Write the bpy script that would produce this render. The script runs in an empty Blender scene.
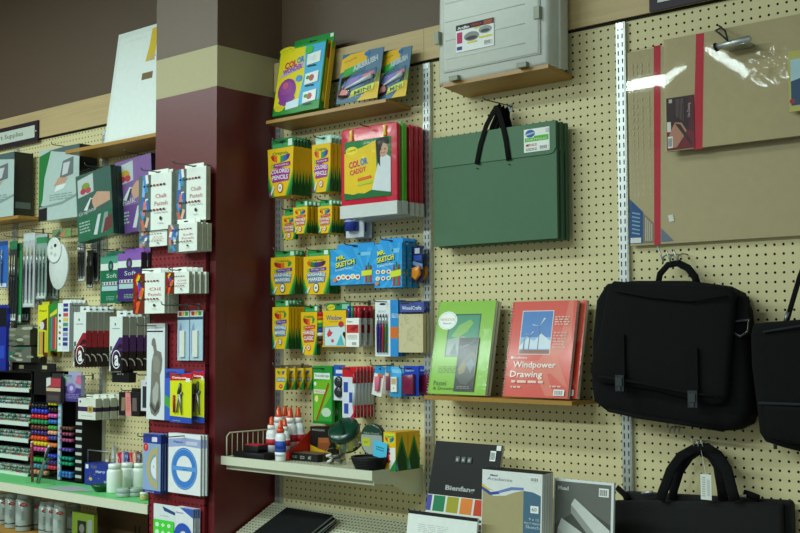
import bpy, math, random
from mathutils import Vector, Matrix
random.seed(7)
S = .0254            # everything is laid out in inches: X along the wall, Y=0 the wall face, Z from the floor
FL = 72.0            # height of the reference row of pegboard holes above the floor
COL = bpy.context.scene.collection
# ---------------------------------------------------------------- camera
F, YAW, PIT, ROL = 1145.4159, -0.7205, 0.0611, -0.0041
C = Vector((98.5719, -118.4154, -11.6625))
fwd = Vector((math.sin(YAW)*math.cos(PIT), math.cos(YAW)*math.cos(PIT), math.sin(PIT)))
_r = fwd.cross(Vector((0, 0, 1))).normalized(); _u = _r.cross(fwd)
rt = _r*math.cos(ROL)+_u*math.sin(ROL); up = _u*math.cos(ROL)-_r*math.sin(ROL)
cam = bpy.data.objects.new('camera', bpy.data.cameras.new('camera')); COL.objects.link(cam)
m = Matrix.Identity(4)
for i in range(3):
    m[i][0], m[i][1], m[i][2] = rt[i], up[i], -fwd[i]
m.translation = (C+Vector((0, 0, FL)))*S
cam.matrix_world = m; cam.data.sensor_width = 36; cam.data.lens = F/800*36; cam.data.clip_start = .05
bpy.context.scene.camera = cam
# ---------------------------------------------------------------- world, ceiling light, exposure
sc = bpy.context.scene
w = bpy.data.worlds.new('world'); sc.world = w; w.use_nodes = True
w.node_tree.nodes['Background'].inputs[0].default_value = (.78, .95, .92, 1)
w.node_tree.nodes['Background'].inputs[1].default_value = .40
TUBES = [(-150, -84, 66), (-86, -84, 66), (-22, -84, 66), (-150, -190, 66), (-86, -190, 66), (-22, -190, 66), (42, -190, 66)]
for (x, y, z) in TUBES:
    l = bpy.data.lights.new('tube_light', 'AREA'); l.shape = 'RECTANGLE'; l.size = 46*S; l.size_y = 13*S
    l.energy = 32 if y > -100 else 68; l.color = (.82, 1, .955)
    o = bpy.data.objects.new('tube_light', l); COL.objects.link(o); o.location = (x*S, y*S, (z-1.3+FL)*S)
sc.view_settings.view_transform = 'Standard'; sc.view_settings.look = 'None'; sc.view_settings.gamma = 1
sc.view_settings.exposure = 0.22
# ---------------------------------------------------------------- pixel of the photo -> point on a plane
def ray(px, py): return fwd+rt*((px-400)/F)-up*((py-266.5)/F)
def at(px, py, Y):
    d = ray(px, py); return C+d*((Y-C.y)/d.y)
def atz(px, py, Z):
    d = ray(px, py); return C+d*((Z-C.z)/d.z)
def atx(px, py, X):
    d = ray(px, py); return C+d*((X-C.x)/d.x)
def dep(pf, pb, py, b=0.3):       # how far out a front edge seen at pf stands when its rear edge (at b) is seen at pb
    lo, hi = b, 60
    for _ in range(40):
        q = (lo+hi)/2
        if at(pf, py, -q).x < at(pb, py, -b).x: lo = q
        else: hi = q
    return lo
# ---------------------------------------------------------------- materials
def lin(h):
    if not isinstance(h, str): return h
    v = [int(h[i:i+2], 16)/255 for i in (0, 2, 4)]
    return tuple((c/12.92 if c <= .04045 else ((c+.055)/1.055)**2.4) for c in v)
def newmat(n):
    mt = bpy.data.materials.new(n); mt.use_nodes = True
    nt = mt.node_tree; return mt, nt, nt.nodes['Principled BSDF']
def N(nt, t, **k):
    n = nt.nodes.new(t)
    for a, b in k.items(): setattr(n, a, b)
    return n
def printed(n, rough, coat=0, metal=0, bump=0, bscale=40, alpha=1, var=.06, trans=0, sheen=0):
    mt, nt, p = newmat(n); L = nt.links.new
    a = N(nt, 'ShaderNodeAttribute'); a.attribute_name = 'Col'
    tc = N(nt, 'ShaderNodeTexCoord'); nz = N(nt, 'ShaderNodeTexNoise'); nz.inputs['Scale'].default_value = bscale
    L(tc.outputs['Object'], nz.inputs['Vector'])
    mr = N(nt, 'ShaderNodeMapRange'); mr.inputs[3].default_value = 1-var; mr.inputs[4].default_value = 1+var
    L(nz.outputs['Fac'], mr.inputs[0])
    mx = N(nt, 'ShaderNodeVectorMath', operation='SCALE'); L(a.outputs['Color'], mx.inputs[0]); L(mr.outputs[0], mx.inputs['Scale'])
    L(mx.outputs[0], p.inputs['Base Color'])
    p.inputs['Roughness'].default_value = rough; p.inputs['Metallic'].default_value = metal
    p.inputs['Coat Weight'].default_value = coat; p.inputs['Coat Roughness'].default_value = .12
    p.inputs['Alpha'].default_value = alpha; p.inputs['Transmission Weight'].default_value = trans
    p.inputs['Sheen Weight'].default_value = sheen
    if bump:
        bp = N(nt, 'ShaderNodeBump'); bp.inputs['Strength'].default_value = bump; bp.inputs['Distance'].default_value = .004
        L(nz.outputs['Fac'], bp.inputs['Height']); L(bp.outputs[0], p.inputs['Normal'])
        if coat: L(bp.outputs[0], p.inputs['Coat Normal'])
    return mt
MATS = [printed('card', .5), printed('gloss', .3, coat=.3), printed('fabric', .92, bump=.6, bscale=22, var=.25),
        printed('metal', .42, metal=.85), printed('plastic', .22), printed('film', .12, bump=.9, bscale=26, alpha=.16),
        printed('frosted', .35, alpha=.9, bump=.2), printed('wrapped', .6),
        printed('canvas', .9, bump=.5, bscale=600, var=.3)]
MATS[1].node_tree.nodes['Principled BSDF'].inputs['Specular IOR Level'].default_value = .3
MATS[0].node_tree.nodes['Principled BSDF'].inputs['Specular IOR Level'].default_value = .28
MATS[2].node_tree.nodes['Principled BSDF'].inputs['Specular IOR Level'].default_value = .25
fm, fnt, _p = newmat('clear_film'); fnt.nodes.remove(_p); _L = fnt.links.new
_t = N(fnt, 'ShaderNodeBsdfTransparent'); _g = N(fnt, 'ShaderNodeBsdfGlossy'); _g.inputs['Roughness'].default_value = .1
_m = N(fnt, 'ShaderNodeMixShader'); _lw = N(fnt, 'ShaderNodeLayerWeight'); _lw.inputs[0].default_value = .10; _L(_lw.outputs['Fresnel'], _m.inputs[0])
_b = N(fnt, 'ShaderNodeBump'); _b.inputs['Strength'].default_value = 1; _b.inputs['Distance'].default_value = .0025; _n = N(fnt, 'ShaderNodeTexNoise'); _n.inputs['Scale'].default_value = 24
_c = N(fnt, 'ShaderNodeTexCoord'); _L(_c.outputs['Object'], _n.inputs['Vector']); _L(_n.outputs['Fac'], _b.inputs['Height']); _L(_b.outputs[0], _g.inputs['Normal']); _L(_b.outputs[0], _lw.inputs['Normal'])
_L(_t.outputs[0], _m.inputs[1]); _L(_g.outputs[0], _m.inputs[2]); _L(_m.outputs[0], fnt.nodes['Material Output'].inputs[0]); MATS[5] = fm
fm2 = fm.copy(); fm2.name = 'smooth_clear_film'; MATS.append(fm2)
for nd in fm2.node_tree.nodes:
    if nd.type == 'TEX_NOISE': nd.inputs['Scale'].default_value = 2.5
    if nd.type == 'BUMP': nd.inputs['Strength'].default_value = .12
    if nd.type == 'BSDF_GLOSSY': nd.inputs['Roughness'].default_value = .03
    if nd.type == 'LAYER_WEIGHT': nd.inputs[0].default_value = .2
CARD, GLOSS, FAB, MET, PLA, FILM, FRO, WRAP, CANV, CLR = range(10)
# ---------------------------------------------------------------- mesh builder (inches)
_txt = {}
def text_mesh(s, bold=0):
    k = (s, bold)
    if k not in _txt:
        cu = bpy.data.curves.new('t', 'FONT'); cu.body = s; cu.resolution_u = 2; cu.offset = bold
        o = bpy.data.objects.new('t', cu); COL.objects.link(o)
        me = bpy.data.meshes.new_from_object(o)
        v = [q.co.copy() for q in me.vertices]; f = [list(q.vertices) for q in me.polygons]
        bpy.data.objects.remove(o)
        x0 = min(q.x for q in v); x1 = max(q.x for q in v); y0 = min(q.y for q in v); y1 = max(q.y for q in v)
        _txt[k] = ([((q.x-(x0+x1)/2)/(x1-x0), (q.y-(y0+y1)/2)/(y1-y0)) for q in v], f)
    return _txt[k]
class B:
    def __init__(s): s.v = []; s.f = []; s.c = []; s.m = []; s.sm = []; s.mi = CARD; s.fr = None; s.n = 0; s.M = None
    def add(s, vs, fs, c, mi=None, sm=False):
        k = len(s.v); c = lin(c); mi = s.mi if mi is None else mi
        for q in vs: s.v.append(s.M @ Vector(q) if s.M else Vector(q))
        for f in fs: s.f.append([k+i for i in f]); s.c.append(c); s.m.append(mi); s.sm.append(sm)
        return s
    def box(s, x0, x1, y0, y1, z0, z1, c, mi=None, tx=1, side=None):
        xc = (x0+x1)/2; a = xc+(x0-xc)*tx; b = xc+(x1-xc)*tx     # tx: width of the bottom over the top
        vs = [(a, y0, z0), (b, y0, z0), (b, y1, z0), (a, y1, z0), (x0, y0, z1), (x1, y0, z1), (x1, y1, z1), (x0, y1, z1)]
        s.add(vs, [(0, 1, 5, 4), (3, 2, 1, 0), (2, 3, 7, 6), (4, 5, 6, 7), (3, 0, 4, 7)], c, mi)
        s.add(vs, [(1, 2, 6, 5)], side or c, mi); return s
    def frame(s, o, u, v, n): s.fr = (Vector(o), Vector(u), Vector(v), Vector(n)); s.n = 0; return s
    def front(s, x0, x1, z0, z1, y): return s.frame((x0, y, z0), (x1-x0, 0, 0), (0, 0, z1-z0), (0, -1, 0))
    def right(s, y0, y1, z0, z1, x): return s.frame((x, y0, z0), (0, y1-y0, 0), (0, 0, z1-z0), (1, 0, 0))
    def top(s, x0, x1, y0, y1, z): return s.frame((x0, y0, z), (x1-x0, 0, 0), (0, y1-y0, 0), (0, 0, 1))
    def q(s, u, v): o, a, b, n = s.fr; return o+a*u+b*v+n*(.005*s.n)
    def P(s, pts, c, mi=None): s.n += 1; return s.add([s.q(*p) for p in pts], [list(range(len(pts)))], c, mi)
    def R(s, u0, v0, u1, v1, c, mi=None): return s.P([(u0, v0), (u1, v0), (u1, v1), (u0, v1)], c, mi)
    def E(s, u, v, ru, rv, c, mi=None, n=16, a0=0, a1=360):
        k = n+1 if a1-a0 < 360 else n
        return s.P([(u+ru*math.cos(math.radians(a0+(a1-a0)*i/n)), v+rv*math.sin(math.radians(a0+(a1-a0)*i/n))) for i in range(k)], c, mi)
    def ring(s, u, v, ru, rv, k, c, mi=None, a0=0, a1=360, n=20):
        s.n += 1; vs = []; fs = []
        for i in range(n+1):
            t = math.radians(a0+(a1-a0)*i/n)
            vs += [s.q(u+ru*math.cos(t), v+rv*math.sin(t)), s.q(u+ru*k*math.cos(t), v+rv*k*math.sin(t))]
        for i in range(n): fs.append((2*i, 2*i+2, 2*i+3, 2*i+1))
        return s.add(vs, fs, c, mi)
    def T(s, t, u, v, wu, hv, c, rot=0, bold=0, arch=0, sh=0):
        s.n += 1; v2, f = text_mesh(t, bold); r = math.radians(rot); o, a, b, n = s.fr
        A, Bh = a.length, b.length; vs = []
        for (x, y) in v2:
            X = x*wu*A; Yv = y*hv*Bh+arch*Bh*(1-4*x*x)+sh*X
            X, Yv = X*math.cos(r)-Yv*math.sin(r), X*math.sin(r)+Yv*math.cos(r)
            vs.append(s.q(u+X/A, v+Yv/Bh))
        return s.add(vs, f, c)
    def lines(s, u0, v0, u1, v1, n, c, seed=1, fill=.45):   # small print too fine to read: rows of word-length dashes
        rd = random.Random(seed); h = (v1-v0)/n; s.n += 1
        for i in range(n):
            u = u0
            while u < u1-.02:
                l = min(rd.uniform(.05, .16)*(u1-u0)*2, u1-u); y = v1-h*(i+1)+h*.3
                s.add([s.q(u, y), s.q(u+l, y), s.q(u+l, y+h*fill), s.q(u, y+h*fill)], [(0, 1, 2, 3)], c); u += l+.03*(u1-u0)+.01
        return s
    def barcode(s, u0, v0, u1, v1, seed=3):
        s.R(u0, v0, u1, v1, 'f4f6f2'); rd = random.Random(seed); u = u0+.08*(u1-u0); s.n += 1
        while u < u1-.1*(u1-u0):
            l = rd.uniform(.02, .06)*(u1-u0); s.add([s.q(u, v0+.12*(v1-v0)), s.q(u+l, v0+.12*(v1-v0)), s.q(u+l, v1-.15*(v1-v0)), s.q(u, v1-.15*(v1-v0))], [(0, 1, 2, 3)], '1a1a1a'); u += l*2
        return s
    def tube(s, path, r, c, mi=None, n=8, close=False, flat=1):
        p = [Vector(q) for q in path]; vs = []; fs = []; m_ = len(p); rr = r if isinstance(r, (list, tuple)) else [r]*m_
        pn = None
        for i in range(m_):
            t = (p[(i+1) % m_]-p[i-1]) if close else (p[min(i+1, m_-1)]-p[max(i-1, 0)])
            t.normalize()
            if pn is None: pn = t.cross(Vector((.13, .98, .1)) if abs(t.y) < .9 else Vector((1, 0, 0))).normalized()
            a = (pn-t*pn.dot(t)).normalized(); b = t.cross(a); pn = a
            for k in range(n):
                g = 2*math.pi*k/n; vs.append(p[i]+a*(math.cos(g)*rr[i])+b*(math.sin(g)*rr[i]*flat))
        for i in range(m_ if close else m_-1):
            for k in range(n):
                j = (i+1) % m_; fs.append((i*n+k, i*n+(k+1) % n, j*n+(k+1) % n, j*n+k))
        if not close: fs += [list(range(n))[::-1], [(m_-1)*n+k for k in range(n)]]
        return s.add(vs, fs, c, mi, True)
    def lathe(s, prof, c, mi=None, n=20, at=(0, 0, 0), sx=1, sy=1):
        vs = []; fs = []
        for (r, z) in prof:
            for k in range(n):
                g = 2*math.pi*k/n; vs.append((at[0]+r*math.cos(g)*sx, at[1]+r*math.sin(g)*sy, at[2]+z))
        for i in range(len(prof)-1):
            for k in range(n): fs.append((i*n+k, i*n+(k+1) % n, (i+1)*n+(k+1) % n, (i+1)*n+k))
        fs += [list(range(n))[::-1], [(len(prof)-1)*n+k for k in range(n)]]
        return s.add(vs, fs, c, mi, True)
    def prism(s, out, y0, y1, c, mi=None, side=None):    # outline in x,z pushed from y0 (front) to y1
        n = len(out); vs = [(x, y0, z) for x, z in out]+[(x, y1, z) for x, z in out]
        s.add(vs, [list(range(n)), [n+i for i in range(n)][::-1]], c, mi)
        return s.add(vs, [(i, (i+1) % n, n+(i+1) % n, n+i) for i in range(n)], side or c, mi)
    def slab(s, out, y0, y1, r, c, mi=None, bulge=0):    # soft edged version of prism
        n = len(out); cx = sum(p[0] for p in out)/n; cz = sum(p[1] for p in out)/n
        ar = sum(out[i][0]*out[(i+1) % n][1]-out[(i+1) % n][0]*out[i][1] for i in range(n)); sg = 1 if ar > 0 else -1
        nor = []
        for i in range(n):
            a = Vector(out[i-1]); b = Vector(out[(i+1) % n]); t = (b-a).normalized(); nor.append(Vector((t.y, -t.x))*sg)
        def ringp(d, y, k=1): return [((out[i][0]-nor[i].x*d*k-cx)*k+cx, y, (out[i][1]-nor[i].y*d*k-cz)*k+cz) for i in range(n)]
        rings = []
        if bulge: rings += [ringp(r, y0-bulge, .3), ringp(r, y0-bulge*.7, .65), ringp(r, y0-bulge*.3, .88)]
        rings += [ringp(r, y0), ringp(r*.3, y0+r*.3), ringp(0, y0+r), ringp(0, y1-r), ringp(r*.3, y1-r*.3), ringp(r, y1)]
        vs = [q for g in rings for q in g]; m_ = len(rings)
        fs = [(j*n+i, j*n+(i+1) % n, (j+1)*n+(i+1) % n, (j+1)*n+i) for j in range(m_-1) for i in range(n)]
        yc = rings[0][0][1]; vs.append((cx, yc, cz)); fs += [(len(vs)-1, (i+1) % n, i) for i in range(n)]; fs += [[(m_-1)*n+i for i in range(n)][::-1]]
        return s.add(vs, fs, c, mi, True)
    def build(s, name, parent=None, mat=None, loc=None):
        me = bpy.data.meshes.new(name); me.from_pydata([tuple(q*S) for q in s.v], [], s.f)
        if mat: me.materials.append(mat)
        else:
            used = sorted(set(s.m)); mp = {k: i for i, k in enumerate(used)}
            for k in used: me.materials.append(MATS[k])
            me.polygons.foreach_set('material_index', [mp[k] for k in s.m])
        me.polygons.foreach_set('use_smooth', s.sm)
        ca = me.color_attributes.new('Col', 'FLOAT_COLOR', 'CORNER'); buf = []
        for pl, c in zip(me.polygons, s.c): buf += list((c[0], c[1], c[2], 1))*pl.loop_total
        ca.data.foreach_set('color', buf); me.update()
        o = bpy.data.objects.new(name, me); COL.objects.link(o)
        if parent: o.parent = parent
        if loc is not None: o.location = wl(*loc)
        return o
def wl(x, y, z): return Vector((x, y, z+FL))*S
def tag(o, label, cat, group=None, kind=None):
    if label: o['label'] = label
    if cat: o['category'] = cat
    if group: o['group'] = group
    if kind: o['kind'] = kind
    return o
def thing(name, label, cat, loc, group=None, rot=(0, 0, 0)):
    o = bpy.data.objects.new(name, None); COL.objects.link(o); o.empty_display_size = .02
    o.location = wl(*loc); o.rotation_euler = [math.radians(a) for a in rot]; return tag(o, label, cat, group)
def copy_tree(o, parent=None):
    c = o.copy(); COL.objects.link(c); c.parent = parent
    for ch in KIDS(o): copy_tree(ch, c)
    return c
def KIDS(o): return [x for x in COL.objects if x.parent == o]
ORD = ['frontmost', 'second', 'third', 'fourth', 'fifth', 'sixth', 'seventh', 'eighth']
def place(o, desc, n, dy, dx=0, dz=0, rz=0):
    """n copies of a hung thing going back towards the wall"""
    out = [o]; kids = None
    for k in range(n):
        c = o if k == 0 else copy_tree(o)
        if k:
            c.location = o.location+Vector((dx*k, dy*k, dz*k))*S
            c.rotation_euler = (o.rotation_euler[0], o.rotation_euler[1]+math.radians(random.uniform(-.5, .5)), o.rotation_euler[2]+math.radians(rz*k)); out.append(c)
        c['label'] = desc if n == 1 else desc+', '+('frontmost of %d' % n if k == 0 else 'rearmost of %d' % n if k == n-1 else ORD[k]+' from front')
    return out
def slot(pl, pt, pr, pb, f):     # x centre, top z, width, height of a face seen between these pixels, standing f inches off the wall
    ym = (pt+pb)/2; a = at(pl, ym, -f); b = at(pr, ym, -f); xm = (pl+pr)/2; t = at(xm, pt, -f); z = at(xm, pb, -f)
    return (a.x+b.x)/2, t.z, b.x-a.x, t.z-z.z
def hook(x, z, y0, y1, what, c='6b6f6c'):
    b = B(); b.mi = MET
    b.tube([(0, .15, -.5), (0, -.1, 0), (0, -.4, .05), (0, -(y1-y0)+.5, .05), (0, -(y1-y0)+.1, .2), (0, -(y1-y0), .55)], .085, c, n=6)
    b.box(-.25, .25, -.08, 0, -.7, .35, c)
    o = b.build('peg_hook', None, None, (x, -y0, z)); tag(o, 'thin wire peg hook holding '+what, 'hook', 'peg hooks'); return o
# ================================================================ SETTING
def peg_material(name, col, ox, oz, rough=.55, hor=False, r=.14, pitch=1.0):
    mt, nt, p = newmat(name); L = nt.links.new
    tc = N(nt, 'ShaderNodeTexCoord'); sx = N(nt, 'ShaderNodeSeparateXYZ'); L(tc.outputs['Object'], sx.inputs[0])
    def ax(sock, off):
        a = N(nt, 'ShaderNodeMath', operation='MULTIPLY_ADD'); L(sock, a.inputs[0]); a.inputs[1].default_value = 1/S/pitch; a.inputs[2].default_value = .5-off+1000
        f = N(nt, 'ShaderNodeMath', operation='FRACT'); L(a.outputs[0], f.inputs[0])
        g = N(nt, 'ShaderNodeMath', operation='SUBTRACT'); L(f.outputs[0], g.inputs[0]); g.inputs[1].default_value = .5
        h = N(nt, 'ShaderNodeMath', operation='MULTIPLY'); L(g.outputs[0], h.inputs[0]); L(g.outputs[0], h.inputs[1]); return h
    a = ax(sx.outputs[0], ox); b = ax(sx.outputs[1 if hor else 2], oz)
    ad = N(nt, 'ShaderNodeMath', operation='ADD'); L(a.outputs[0], ad.inputs[0]); L(b.outputs[0], ad.inputs[1])
    gt = N(nt, 'ShaderNodeMath', operation='GREATER_THAN'); L(ad.outputs[0], gt.inputs[0]); gt.inputs[1].default_value = (r/pitch)**2
    L(gt.outputs[0], p.inputs['Alpha'])
    nz = N(nt, 'ShaderNodeTexNoise'); nz.inputs['Scale'].default_value = 3; L(tc.outputs['Object'], nz.inputs['Vector'])
    mx = N(nt, 'ShaderNodeMix', data_type='RGBA'); L(nz.outputs['Fac'], mx.inputs[0])
    c = lin(col); mx.inputs[6].default_value = (*[q*.94 for q in c], 1); mx.inputs[7].default_value = (*[min(1, q*1.05) for q in c], 1)
    L(mx.outputs[2], p.inputs['Base Color']); p.inputs['Roughness'].default_value = rough
    return mt
def paint(name, col, rough=.5, wood=False, bump=.08):
    mt, nt, p = newmat(name); L = nt.links.new
    tc = N(nt, 'ShaderNodeTexCoord'); mp = N(nt, 'ShaderNodeMapping'); L(tc.outputs['Object'], mp.inputs[0])
    if wood: mp.inputs['Scale'].default_value = (1.2, 14, 40)
    nz = N(nt, 'ShaderNodeTexNoise'); nz.inputs['Scale'].default_value = 3 if wood else 60; nz.inputs['Detail'].default_value = 6
    L(mp.outputs[0], nz.inputs['Vector'])
    mx = N(nt, 'ShaderNodeMix', data_type='RGBA'); L(nz.outputs['Fac'], mx.inputs[0]); k = .22 if wood else .05
    c = lin(col); mx.inputs[6].default_value = (*[q*(1-k) for q in c], 1); mx.inputs[7].default_value = (*[min(1, q*(1+k)) for q in c], 1)
    L(mx.outputs[2], p.inputs['Base Color']); p.inputs['Roughness'].default_value = rough
    bp = N(nt, 'ShaderNodeBump'); bp.inputs['Strength'].default_value = bump; bp.inputs['Distance'].default_value = .002
    L(nz.outputs['Fac'], bp.inputs['Height']); L(bp.outputs[0], p.inputs['Normal'])
    return mt
PEG = 'd8cb9a'
m_peg = peg_material('cream_pegboard', PEG, 0, 0)
m_pegred = peg_material('red_pegboard', '7c1420', .35, .2, .5)
m_deck = peg_material('perforated_steel', 'cfcfb4', 0, 0, .4, True, .17, .62)
m_brown = paint('brown_wall_paint', '5e4a38', .55, bump=.3); m_tan = paint('tan_wood_trim', 'c4aa7a', .55, wood=True)
m_red = paint('dark_red_paint', '5e0c14', .38, bump=.3); m_cream = paint('cream_band_paint', 'b0a67e', .55, bump=.25)
m_brown2 = paint('column_brown_paint', '64503e', .5, bump=.3)
for q, cw in ((m_red, .5), (m_brown2, .18), (m_cream, .1)):
    pb = q.node_tree.nodes['Principled BSDF']; pb.inputs['Coat Weight'].default_value = cw; pb.inputs['Coat Roughness'].default_value = .45
m_floor = paint('floor_carpet', '6c675c', .9); m_ceil = paint('ceiling_tile', 'a4a69c', .9); m_cavity = paint('cavity_dark', '0e0b07', .9)  # cavity colour is near-black to deepen the pegboard holes
m_white = paint('cream_steel', 'd2d4bc', .35); m_ply = paint('plywood', 'a87c34', .4, wood=True)
def struct(name, b, mat): o = b.build(name, None, mat); o['kind'] = 'structure'; return o
def wbox(x0, x1, y0, y1, z0, z1, c='808080'): return B().box(x0, x1, y0, y1, z0+FL, z1+FL, c)
CY, CX0, CX1 = -11.64, -45.2, -30.6
struct('wall_back', wbox(-190, 90, 1.2, 5, -72, 70), m_brown)
struct('trim_1', wbox(-30.45, -.45, -.55, 1.2, 25.85, 30.24), m_tan); struct('trim_2', wbox(-.4, 90, -.55, 1.2, 25.85, 30.24), m_tan)
struct('trim_3', wbox(-190, -45.3, -.55, 1.2, 26.6, 31.9), m_tan)
struct('dark_line_1', wbox(-30.6, 90, -.2, .1, 25.55, 25.85), m_cavity); struct('dark_line_2', wbox(-190, -45.3, -.2, .1, 26.3, 26.6), m_cavity)  # near-black lines along the lower edge of the trim boards
def board(name, x0, x1, z0, z1, mat, y=0):
    b = B(); b.add([(x0, y, z0+FL), (x1, y, z0+FL), (x1, y, z1+FL), (x0, y, z1+FL)], [(0, 1, 2, 3)], 'ffffff'); return b.build(name, None, mat)
for nm, x0, x1, z0, z1, lab in [('pegboard', -30.6, -.02, -72, 25.7, 'cream pegboard panel between red column and middle steel upright'),
                                ('pegboard', .02, 29.98, -72, 25.7, 'cream pegboard panel behind the green portfolios and spiral pads'),
                                ('pegboard', 30.02, 90, -72, 25.7, 'cream pegboard panel behind the black bags on the right'),
                                ('pegboard', -190, -45.2, -72, 26.4, 'cream pegboard panel left of the red column')]:
    tag(board(nm, x0, x1, z0, z1, m_peg), lab, 'pegboard')
struct('hole_shade_sheet', wbox(-190, 90, .8, 1.2, -72, 25), m_cavity)  # near-black sheet: shade inside the pegboard holes put into colour
# the column: red below, cream band, brown above
struct('column_shaft', wbox(CX0, CX1, CY, 1.2, -72, 25.0), m_red)
struct('column_band', wbox(CX0-.01, CX1+.01, CY-.01, 1.2, 25.0, 31.1), m_cream)
struct('column_top', wbox(CX0, CX1, CY, 1.2, 31.1, 70), m_brown2)
struct('trim_7', wbox(CX1-1.2, CX1+.12, CY-.14, CY+1.6, -72, 25.0), m_red)
o = board('pegboard', CX0, CX1-1.4, -72, 13.5, m_pegred, CY-.75); tag(o, 'red pegboard panel on the front of the column', 'pegboard')
b = B()
for i in range(22):
    q = FL+12.2-i*4; b.box(CX1-1.55, CX1-1.4, CY-.75, CY, q, q+.15, '5e0c14')
b.box(CX0, CX0+.3, CY-.75, CY, 0, 13.5+FL, '5e0c14'); b.box(CX1-1.6, CX1-1.4, CY-.74, CY, 0, 13.5+FL, '5e0c14')
struct('trim_8', b, m_red)
struct('floor', wbox(-190, 200, -330, 1.2, -76, -72), m_floor)
struct('ceiling', wbox(-190, 200, -330, 1.2, 70, 74), m_ceil)
struct('wall_left', wbox(-194, -190, -330, 5, -72, 70), m_brown)
b0 = B(); b0.box(-24, 24, -5, 5, 1.2, 3.2, 'e4e6de', CARD)
b0.mi = MET
for s_ in (-1, 1): b0.tube([(s_*24, 0, 2), (s_*24, 0, 8.4)], .15, '999999')
for i, (x, y, z) in enumerate(TUBES):
    t = thing('ceiling_light', 'white fluorescent ceiling fixture out in front of the display wall', 'light', (x, y, z), 'ceiling fixtures')
    o = b0.build('housing', t); bt = B()
    for yy in (-2, 2): bt.tube([(-23, yy, .75), (23, yy, .75)], .5, 'f0f4ee', CARD)
    bt.build('tube', t)
# steel uprights with two rows of slots
def upright(x, lab, y=-.05):
    b = B(); b.mi = MET; c = 'c4c8c6'; b.box(-.62, -.5, -.55, 0, 0, 97.4, c); b.box(.5, .62, -.55, 0, 0, 97.4, c)
    b.box(-.6, .6, -.2, -.1, 0, 97.4, '8d9490')
    xs = [(-.5, -.36), (-.2, .2), (.36, .5)]
    for a, e in xs: b.box(a, e, -.6, -.5, 0, 97.4, c)
    z = 0
    while z < 97:
        for a, e in ((-.36, -.2), (.2, .36)): b.box(a, e, -.6, -.5, z, z+.42, c)
        z += 1.0
    for zz in (.0, 24.5, 49, 73.5): b.lathe([(.2, 0), (.2, .05)], 'e8e8e8', n=10, at=(0, 0, 0)) if 0 else None
    b.box(-.45, .45, -.64, -.58, 96.6, 97.3, 'dfe3e2')
    o = b.build('slotted_upright', None, None, (x, y, -72)); tag(o, lab, 'upright'); return o
upright(-29.4, 'slotted steel upright beside the red column, behind pencil boxes')
upright(0, 'slotted steel upright left of the green portfolios'); upright(30, 'slotted steel upright left of the cardboard-coloured sheets')
upright(-75.2, 'slotted steel upright in the pegboard left of the column'); upright(-105.2, 'slotted steel upright at the far left, behind brush packs')
# shelves of plywood
def ply_shelf(x0, x1, y0, z, th, lab, tilt=0):
    b = B().box(0, x1-x0, -y0, 0, -th, 0, 'ffffff'); b.box(0, x1-x0, -y0-.04, -y0, -th, 0, 'ffffff')
    t = b.build('plywood_shelf', None, m_ply, (x0, -.15, z)); t.rotation_euler.x = -math.radians(tilt); return tag(t, lab, 'shelf')
def bx(px, py, f): return at(px, py, -f).x
ply_shelf(bx(267, 120, 5), at(411, 108, 0).x, 5, 19.95, .5, 'plywood shelf under the colouring kits near the column', 4)
ply_shelf(bx(445, 84, 5), at(573, 78, 0).x, 5.2, 20.2, .5, 'plywood shelf under the translucent storage case', 6)
ply_shelf(bx(425, 396, 5.3), at(597, 401, 0).x, 5.3, -19.2, .5, 'plywood shelf under the green and red spiral pads')
ply_shelf(-75.6, -45.3, 8, 20.9, .6, 'plywood shelf left of the column, under the white board')
ply_shelf(-128, at(41, 219, 0).x, 4.6, 11.4, .6, 'plywood shelf at the far left edge')
# ================================================================ PRODUCTS BETWEEN THE COLUMN AND THE MIDDLE UPRIGHT
YEL, GRN, DGR, PUR = 'f0c010', '1c8c3c', '0c5a2a', '5a3a9a'
def crescent(b, u, v, ru, rv, cols):    # rainbow smile under the maker's name
    n = len(cols)
    for i, c in enumerate(cols):
        a = -1+2*i/n; e = -1+2*(i+1)/n
        def lo(t): return v-rv*math.sqrt(max(0, 1-t*t))
        pts = [(u+ru*a, v+rv*.22*abs(a))]+[(u+ru*(a+(e-a)*k/4), lo(a+(e-a)*k/4)) for k in range(5)]+[(u+ru*e, v+rv*.22*abs(e))]
        b.n = b.n; b.P(pts, c); b.n -= 1
    b.n += 1
RAIN = ['c02828', 'e86a20', 'f2c81e', '2a9a48', '2a66b8', '5a2a88']
def zigzag(b, u0, u1, vb, vt, peaks, c1=GRN, c2=DGR):
    for c, k in ((c1, 1), (c2, .72)):
        pts = [(u0, vb)]
        for i in range(peaks):
            a = u0+(u1-u0)*i/peaks; e = u0+(u1-u0)*(i+1)/peaks
            pts += [(a, vb+(vt-vb)*.45*k), ((a+e)/2, vb+(vt-vb)*k), (e, vb+(vt-vb)*.45*k)]
        b.P(pts+[(u1, vb)], c)
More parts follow.
